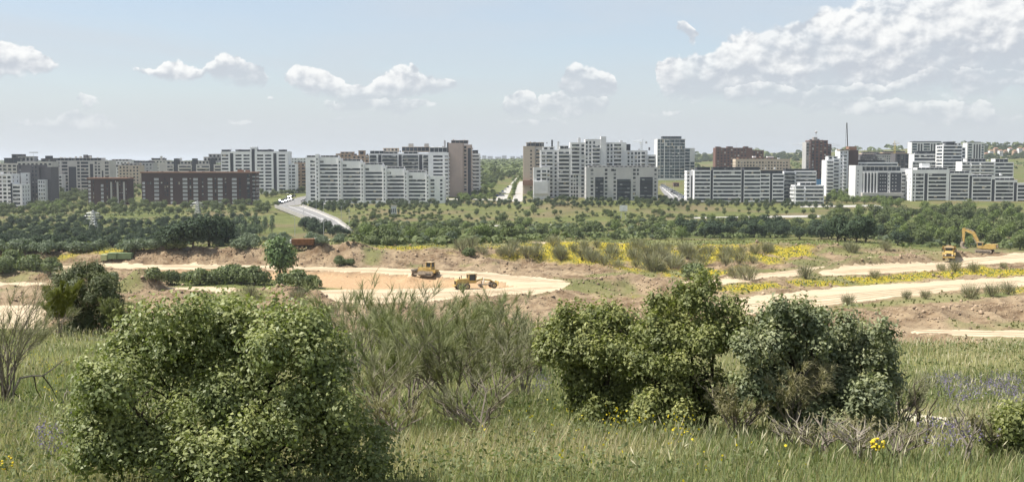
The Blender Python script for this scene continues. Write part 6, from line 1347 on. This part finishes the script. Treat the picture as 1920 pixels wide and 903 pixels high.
# ------------------------------------------------------------------ wispy broom shrubs
def retama(name, label, u, v, D, height, width, n, fol, seed, group=None, bare=.0, droop=.12, wid=.0021, nst=10, stem=None, cat='shrub', up=1.0):
    rng = np.random.default_rng(seed); bx, by, _ = pt(u, v, D); gz = T(bx, by); o = thing(name, label, cat, (bx, by, gz), 0, group); rr = random.Random(seed); tips = []; mb = MB()
    for i in range(nst):
        a = rr.uniform(0, 6.28); r = width*.5*rr.uniform(.25, .95); h = height*rr.uniform(.55, .85); p = [Vector((rr.uniform(-.1, .1), rr.uniform(-.1, .1), -.08))]
        for k in (1, 2, 3): t = k/3; p.append(Vector((math.cos(a)*r*t**1.2+rr.uniform(-.05, .05), math.sin(a)*r*t**1.2+rr.uniform(-.05, .05), h*t**.85)))
        r0 = rr.uniform(.009, .017); mb.path(p, [r0, r0*.75, r0*.5, r0*.28], 5); tips.append(p)
        for j in range(5):
            t = rr.uniform(.35, 1.0)*3; s = min(int(t), 2); b0 = p[s].lerp(p[s+1], t-s); a2 = a + rr.uniform(-1.3, 1.3); e1 = b0 + Vector((math.cos(a2)*.14*width, math.sin(a2)*.14*width, height*rr.uniform(.08, .2))); e2 = e1 + Vector((math.cos(a2)*.06*width, math.sin(a2)*.06*width, height*rr.uniform(.06, .16))); mb.path([b0, e1, e2], [r0*.4, r0*.26, r0*.14], 4); tips.append([b0, e1, e2])
    mb.build('branches', stem or TWIG, o)
    if n:
        B0 = np.zeros((n, 3))
        for i in range(n):
            p = tips[rng.integers(len(tips))]; s = rng.integers(max(0, len(p)-2), len(p)-1); B0[i] = p[s].lerp(p[s+1], rng.random())
        out = B0*np.array([1, 1, 0]); out = out/np.maximum(np.linalg.norm(out, axis=1, keepdims=True), .05)*.45 + np.array([0, 0, up]) + rng.normal(size=(n, 3))*.42; out /= np.linalg.norm(out, axis=1, keepdims=True)
        Ls = rng.uniform(.10, .30, (n, 1))*height*.62; M1 = B0 + out*Ls*.55; E = M1 + (out*np.array([1, 1, .8]) - np.array([0, 0, droop]))*Ls*.5
        sd = np.cross(out, rng.normal(size=(n, 3))); sd /= np.linalg.norm(sd, axis=1, keepdims=True); w = wid*rng.uniform(.7, 1.4, (n, 1)); V = np.stack([B0-sd*w, B0+sd*w, M1+sd*w*.9, M1-sd*w*.9, E+sd*w*.3, E-sd*w*.3], 1).reshape(-1, 3)
        q = np.arange(n)[:, None]*6; Fq = np.concatenate([q+np.array([0, 1, 2, 3]), q+np.array([3, 2, 4, 5])], 1).reshape(-1); me = np_mesh('twigs', V, Fq, 4); link('twigs', me, F_[fol], o)['kind'] = 'stuff'
    return o
G1 = 'wispy broom shrubs of the thicket between the oak bushes'
for i, (u, v, D, h, w, n, fo) in enumerate(((705,812,10.8,1.25,1.1,3600,'retama'),(770,800,11.6,1.5,1.3,4600,'retama2'),(850,800,11.4,1.45,1.2,4200,'retama'),(930,790,12.6,1.5,1.4,4200,'retama'),(800,740,14.5,1.7,1.6,4600,'retama2'),(890,730,15.5,1.7,1.7,4600,'retama'),(700,730,14.8,1.75,1.5,4200,'retama2'),(980,740,15,1.5,1.3,3800,'retama'),(660,690,17.5,1.7,1.6,3400,'retama'),(960,690,18.5,1.8,1.7,3600,'retama2'),(760,690,19,2.0,2.0,3800,'retama'),(850,680,20,2.1,2.1,3800,'retama2'),(735,860,9.6,.7,.8,2000,'dry'),(905,850,9.9,.75,.9,2200,'retama'),(1010,700,19,1.3,1.2,2400,'retama'),(640,660,22,2.0,1.8,3000,'retama2'))):
    retama('broom_shrub', {'retama': 'wispy greyish broom shrub with thin bare stems in the thicket beside the big oak bush', 'retama2': 'wispy greener broom shrub with feathery top in the thicket beside the big oak bush', 'dry': 'low straw coloured dry shrub before the broom thicket'}[fo], u, v, D*1.16, h*.84, w*1.15, int(n*.66), fo, 500+i, {'retama': 'greyish broom shrubs of the thicket', 'retama2': 'greener broom shrubs of the thicket'}.get(fo), wid=.0023*(D/10)**.8)
retama('bare_shrub', 'sparse nearly leafless shrub with many thin upright stems in tall grass', 12, 740, 15.5, 1.75, 1.4, 1300, 'retama', 540, None, nst=16, stem=TWIG); retama('bare_shrub', 'low grey tangled shrub behind the leafless upright one', 20, 690, 22, 1.2, 2.2, 3000, 'retama', 541, None, nst=12)
retama('yellow_green_bush', 'yellow green feathery bush leaning against the dark needled bush', 112, 650, 33, 1.6, 1.0, 6500, 'yellowgreen', 550, None, wid=.009, nst=10, up=1.6); retama('feathery_bush', 'small olive feathery bush at the right foot of the dark needled bush', 232, 640, 34, 1.2, 1.2, 4200, 'retama2', 551, None, wid=.008)
leafy_bush('needle_bush', 'dense dark upright bush with needle foliage before the sand platform', [(165,570,50),(140,550,36),(190,555,38),(165,528,32),(200,585,34),(128,590,34),(150,610,40),(190,612,40),(180,508,14),(145,512,14),(208,535,16),(165,625,34),(120,560,18),(215,565,16)], 35.5, .5, 'rosemary', 26000, .075, (165, 640), 26, 8, clump=(.12, .22), asp=.17, inner=.4)
retama('dry_shrub', 'straw coloured drooping dry shrub below the grey oak bush', 1480, 830, 11.2, .85, .75, 3400, 'dry', 560, None, droop=.7, nst=10); retama('dry_shrub', 'low olive tangle of dry twigs at the foot of the tall evergreen bush', 1385, 845, 11.4, .62, .8, 3200, 'dry', 561, None, droop=.6, nst=10); retama('dry_shrub', 'drooping dry tuft beside the yellow flower umbel', 1600, 868, 9.8, .36, .45, 1500, 'dry', 562, None, droop=.9, nst=7)
retama('dry_shrub', 'feathery dry tuft at the foot of the small dark leafy bush', 1868, 880, 9.4, .42, .4, 1600, 'dry', 563, None, droop=.8, nst=6); retama('grey_shrub', 'thin grey green shrub at the right foot of the grey oak bush', 1690, 800, 12.2, .7, .6, 1500, 'retama', 564, None)
for i, (u, v, D) in enumerate(((1540,895,9.4),(1610,905,9.0),(1680,900,9.2),(1500,880,10))): retama('dead_shrub', 'leafless grey tangle of dead branches beside the yellow flower umbel', u, v, D, .34, .6, 420, 'dry', 570+i, 'dead branch tangles beside the flower umbel', nst=11, stem=DEAD if i % 2 else TWIG, droop=.5)
for i, (u, v, D, h) in enumerate(((1812,898,9.0,.55),(1722,840,10.5,.6))): retama('dead_stalk', ('leafless forked stalk standing near the small dark leafy bush', 'thin dark forked twig standing in the grass beside the thin grey shrub')[i], u, v, D, h, .4, 0, 'dry', 580+i, None, nst=3, stem=(DEAD, DARKW)[i])
def dead_branch(lab, pts, D, r):
    P = [Vector(pt(u, v, D+dd)) for u, v, dd in pts]; o0 = P[0].copy(); g = T(o0.x, o0.y); o = thing('dead_branch', lab, 'branch', (o0.x, o0.y, g)); MB().path([p-Vector((o0.x, o0.y, g)) for p in P], [r*(1-.7*i/(len(P)-1)) for i in range(len(P))], 6).build('limb', DEAD, o)
    return o, Vector((o0.x, o0.y, g))
o, org = dead_branch('bent grey dead branch arching over the grass by the leafless shrub', [(22,768,0),(25,735,0),(38,708,0),(60,704,0),(80,704,0),(100,690,.1),(118,675,.1)], 15.5, .022)
for pts in ([(64,705,0),(68,730,0),(80,750,0)], [(80,704,0),(96,725,0),(108,748,0)], [(25,735,0),(45,752,0),(62,765,0)]): MB().path([Vector(pt(u, v, 15.5+d))-org for u, v, d in pts], [.011, .008, .004], 5).build('side_branch', DARKW, o)
o, org = dead_branch('short hooked dead branch in the grass beside the big oak bush', [(112,775,0),(119,758,0),(122,738,0),(127,732,0),(134,738,0),(137,746,0)], 15, .016); MB().path([Vector(pt(u, v, 15))-org for u, v in ((112,775),(124,762),(138,752))], [.012, .009, .004], 5).build('side_branch', DEAD, o)
# ------------------------------------------------------------------ grass and wild flowers on the near hill
def hill_grass():
    rng = np.random.default_rng(31); X = []; Y = []
    for y0, y1, n in ((7.0, 9, 30000), (9, 12, 42000), (12, 17, 48000), (17, 25, 48000), (25, 46, 52000)):
        y = rng.uniform(y0, y1, n); X.append(rng.uniform(-.70, .70, n)*y); Y.append(y)
    x = np.concatenate(X); y = np.concatenate(Y); d = fbm(x/1.2, y/1.2, 3, 71); keep = rng.random(len(x)) < .35+d*1.1; x, y = x[keep], y[keep]; n = len(x); z = Tv(x, y)
    patch = fbm(x/2.6, y/3.4, 3, 73); tall = rng.random(n); h = (.09+.19*tall**1.7)*(0.75+.6*d[keep])*(1+.3*sstep(20, 40, y))*(.62+.38*sstep(8, 12, y)); a = rng.uniform(0, 6.28, n); ln = rng.uniform(.08, .5, n)*h
    B0 = np.stack([x, y, z-.02], -1); dr = np.stack([np.cos(a), np.sin(a), np.zeros(n)], -1); M1 = B0 + dr*ln[:, None]*.35 + np.stack([0*h, 0*h, h*.6], -1); E = B0 + dr*ln[:, None] + np.stack([0*h, 0*h, h], -1)
    sd = np.stack([-np.sin(a+.7), np.cos(a+.7), np.zeros(n)], -1); w = ((.0013+.00022*y)*rng.uniform(.6, 1.5, n))[:, None]
    V = np.stack([B0-sd*w, B0+sd*w, M1+sd*w*.8, M1-sd*w*.8, E], 1).reshape(-1, 3); q = np.arange(n)[:, None]*5; Fc = np.concatenate([q+np.array([0, 1, 2]), q+np.array([0, 2, 3]), q+np.array([3, 2, 4])], 1).reshape(-1)
    me = np_mesh('meadow_grass', V, Fc, 3); u, v = proj(x, y, z); straw = np.clip(sstep(.5, .72, patch + .25*rng.random(n) - .1) + (rng.random(n) < .16)*.8, 0, 1); straw = np.maximum(straw, sstep(30, 37, y)*.75*sstep(-4, 10, x)*(x < 16)); straw = np.maximum(straw, sstep(26, 34, y)*.55*(x < -6))
    g = np.stack([.175+.06*rng.random(n), .203+.05*rng.random(n), .090+.03*rng.random(n)], -1); s = np.stack([.42+.08*rng.random(n), .385+.07*rng.random(n), .23+.05*rng.random(n)], -1); col = g*(1-straw[:, None]) + s*straw[:, None]*.9; col *= rng.uniform(.75, 1.25, (n, 1))
    ca_ = me.color_attributes.new('tint', 'FLOAT_COLOR', 'POINT'); ca_.data.foreach_set('color', np.concatenate([np.repeat(col, 5, 0), np.ones((n*5, 1))], 1).astype(np.float32).ravel())
    m, T_, out = new_mat('meadow_blade'); at = T_.node('ShaderNodeAttribute'); at.attribute_name = 'tint'; b = principled(T_, None, at.outputs['Color'], .65, .25); t = T_.node('ShaderNodeBsdfTranslucent'); T_.l.new(T_.mix(1.0, at.outputs['Color'], (1, 1.1, .6), 'MULTIPLY'), t.inputs[0]); mx = T_.node('ShaderNodeMixShader'); mx.inputs[0].default_value = .3
    T_.l.new(b.outputs[0], mx.inputs[1]); T_.l.new(t.outputs[0], mx.inputs[2]); T_.l.new(mx.outputs[0], out.inputs[0]); o = link('meadow_grass', me, m); tag(o, 'tall meadow grass with dry seed heads covering the near hill', 'grass', None, 'stuff')
hill_grass()
def weeds():
    rng = np.random.default_rng(33); X = []; Y = []
    for y0, y1, n in ((7.4, 10, 9000), (10, 16, 15000), (16, 28, 16000), (28, 44, 14000)): y = rng.uniform(y0, y1, n); X.append(rng.uniform(-.6, .6, n)*y); Y.append(y)
    x = np.concatenate(X); y = np.concatenate(Y); k = rng.random(len(x)) < sstep(.38, .62, fbm(x/1.6+5, y/1.6, 3, 83)); x, y = x[k], y[k]; n = len(x); C = np.stack([x, y, Tv(x, y)+rng.uniform(.02, .22, n)], -1); N = sph(n, rng); N[:, 2] = np.abs(N[:, 2])+.2
    v, f = quad_cloud(C, N, (.010+.0011*y)*rng.uniform(.6, 1.5, n), .5, rng, .2); o = link('meadow_herbs', np_mesh('meadow_herbs', v, f, 4), foliage('herb_leaves', (0.11, 0.135, 0.055), (0.22, 0.235, 0.12), .3, .65, .2, 1.5)); tag(o, 'low leafy herbs mixed through the meadow grass', 'herbs', None, 'stuff')
    # pale seed heads
    n = 16000; y = rng.uniform(7.6, 40, n)**1.0; x = rng.uniform(-.6, .6, n)*y; k = rng.random(n) < sstep(.40, .7, fbm(x/2.2, y/2.2+3, 3, 85)); x, y = x[k], y[k]; n = len(x); C = np.stack([x, y, Tv(x, y)+rng.uniform(.14, .36, n)], -1); t = rng.normal(size=(n, 3))*.35+np.array([0, 0, 1]); sd = np.cross(t, rng.normal(size=(n, 3))); sd /= np.linalg.norm(sd, axis=1, keepdims=True); L = (.03+.0012*y)[:, None]; w = (.0028+.00028*y)[:, None]
    V = np.stack([C-t*L, C+sd*w, C+t*L, C-sd*w], 1).reshape(-1, 3); o = link('seed_heads', np_mesh('seed_heads', V, np.arange(n*4), 4), foliage('seed_head', (0.36, 0.33, 0.22), (0.52, 0.48, 0.34), .3, .7, .15, 3)); tag(o, 'pale seed heads standing over the meadow grass', 'seed heads', None, 'stuff')
weeds()
def speckle(name, label, cat, spots, n, col, size, hz, seed, up=.5):
    rng = np.random.default_rng(seed); C = []
    for (u, v, ru, rv, k) in spots:
        uu = rng.normal(u, ru*.5, k); vv = rng.normal(v, rv*.5, k)
        for a, b in zip(uu, vv):
            x, y, z = gp(a, b)
            if y < 60: C.append((x, y, z+rng.uniform(*hz)))
    C = np.array(C); C = np.repeat(C, n, 0) + rng.normal(size=(len(C)*n, 3))*np.array([.012, .012, .03]); N = sph(len(C), rng); N[:, 2] = np.abs(N[:, 2])*up; v, f = quad_cloud(C, N, rng.uniform(.6, 1.3, len(C))*size, .8, rng)
    o = link(name, np_mesh(name, v, f, 4), foliage(name+'_petals', tuple(c*.8 for c in col), col, .3, .7, .15, 4)); tag(o, label, cat, None, 'stuff')
speckle('purple_flowers', 'purple wild flower spikes drifting through the meadow grass', 'flowers', [(1770,735,50,8,110),(1880,742,50,12,150),(1800,770,50,8,60),(1840,745,90,14,110),(1780,862,60,14,60),(138,838,10,10,60),(95,862,30,24,40),(1020,745,26,10,50),(1900,770,40,12,60)], 7, (.25, .21, .34), .0105, (.12, .34), 41)
speckle('small_yellow_flowers', 'tiny yellow flowers dotted through the meadow grass', 'flowers', [(70,690,60,40,46),(110,740,40,60,30),(1170,830,30,8,24),(1270,855,26,8,26),(1060,820,90,60,24),(1730,700,90,60,40),(1270,900,300,60,30)], 2, (.62, .50, .04), .012, (.15, .36), 42)
def umbel(name, label, u, v, D, vb, R_, n, r, cat='flower'):
    p = Vector(pt(u, v, D)); q = pt(u+12, vb, D); g = T(q[0], q[1]); o = thing(name, label, cat, (q[0], q[1], g)); org = Vector((q[0], q[1], g)); hd = p-org; rng = np.random.default_rng(n+int(u)); st = MB().path([(0, 0, -.05), hd*.5+Vector((.02, 0, 0)), hd-Vector((0, 0, R_*.9))], [.006, .005, .004], 6); YP = plain('umbel_yellow', (.58, .44, .03), .7, .2, 0, .2, 60)
    st.build('stalk', plain('flower_stalk', (.13, .17, .05), .7), o)
    for d in sph(n, rng):
        c = hd + Vector((d[0]*R_, d[1]*R_*.8, d[2]*R_*.85)); MB().path([hd-Vector((0, 0, R_*.9)), c], [.0022, .0015], 4).build('ray', F_['retama2'], o); b = MB()
        for i in range(4):
            for s in range(7):
                a0, a1, t0, t1 = math.pi*i/4, math.pi*(i+1)/4, 2*math.pi*s/7, 2*math.pi*(s+1)/7; f = lambda a, t: (c.x+r*math.sin(a)*math.cos(t), c.y+r*math.sin(a)*math.sin(t), c.z+r*math.cos(a)*.8); b.add([f(a0, t0), f(a1, t0), f(a1, t1), f(a0, t1)], [(0, 1, 2, 3)])
        b.build('floret', YP, o)
umbel('fennel_flower', 'bright yellow ball shaped flower umbel on a green stalk below the grey oak bush', 1646, 832, 8.6, 900, .052, 34, .013); umbel('fennel_flower', 'small budding yellow umbel low among dead branches', 1622, 872, 8.8, 903, .03, 12, .008)
umbel('yellow_yarrow', 'flat cluster of yellow flower heads in the grass left of the big oak bush', 10, 866, 8.4, 930, .06, 16, .011); umbel('yellow_yarrow', 'pale yellow bobble flowers in front of the big oak bush', 618, 886, 7.6, 930, .035, 5, .009)
def stones():
    rng = np.random.default_rng(51); m = plain('pale_limestone', (.52, .47, .38), .95, .1, 0, .15, 4, None, .3)
    for i, (u, v, w) in enumerate(((1735,792,.34),(1765,796,.26),(1712,786,.18),(1700,778,.14),(1806,792,.16),(1720,775,.14))):
        x, y, z = gp(u, v); b = MB(); k = 9; rim = [(w*math.cos(t)*rng.uniform(.7, 1.1), w*.9*math.sin(t)*rng.uniform(.6, 1.1)) for t in np.linspace(0, 2*math.pi, k, endpoint=False)]
        b.add([(a, c, -.1) for a, c in rim]+[(a*.9, c*.9, .035+rng.uniform(0, .03)) for a, c in rim], [tuple(range(k, 2*k))]+[(j, (j+1) % k, (j+1) % k+k, j+k) for j in range(k)]); o = b.build('pale_stone', m); o.location = (x, y, z); tag(o, 'flat pale stone set in the grass path below the purple flowers', 'stone', 'pale stones of the grass path')
stones()
# ------------------------------------------------------------------ haze in the air
def haze():
    top = max((o.matrix_basis.translation.z for o in COL.objects if o.type == 'EMPTY' and o.parent is None), default=60); 
    m, T_, out = new_mat('haze'); v = T_.node('ShaderNodeVolumePrincipled'); v.inputs['Color'].default_value = (0.86, 0.92, 1.0, 1); v.inputs['Density'].default_value = 0.000085; v.inputs['Anisotropy'].default_value = 0.25
    T_.l.new(v.outputs[0], out.inputs['Volume']); lo = float(ZZ.min()) - 1.0; o = MB().box(-16500, 16500, -300, 31000, lo, 125).build('haze', m); tag(o, 'thin pale blue haze lying over the whole valley and town', 'haze', None, 'stuff')
haze()
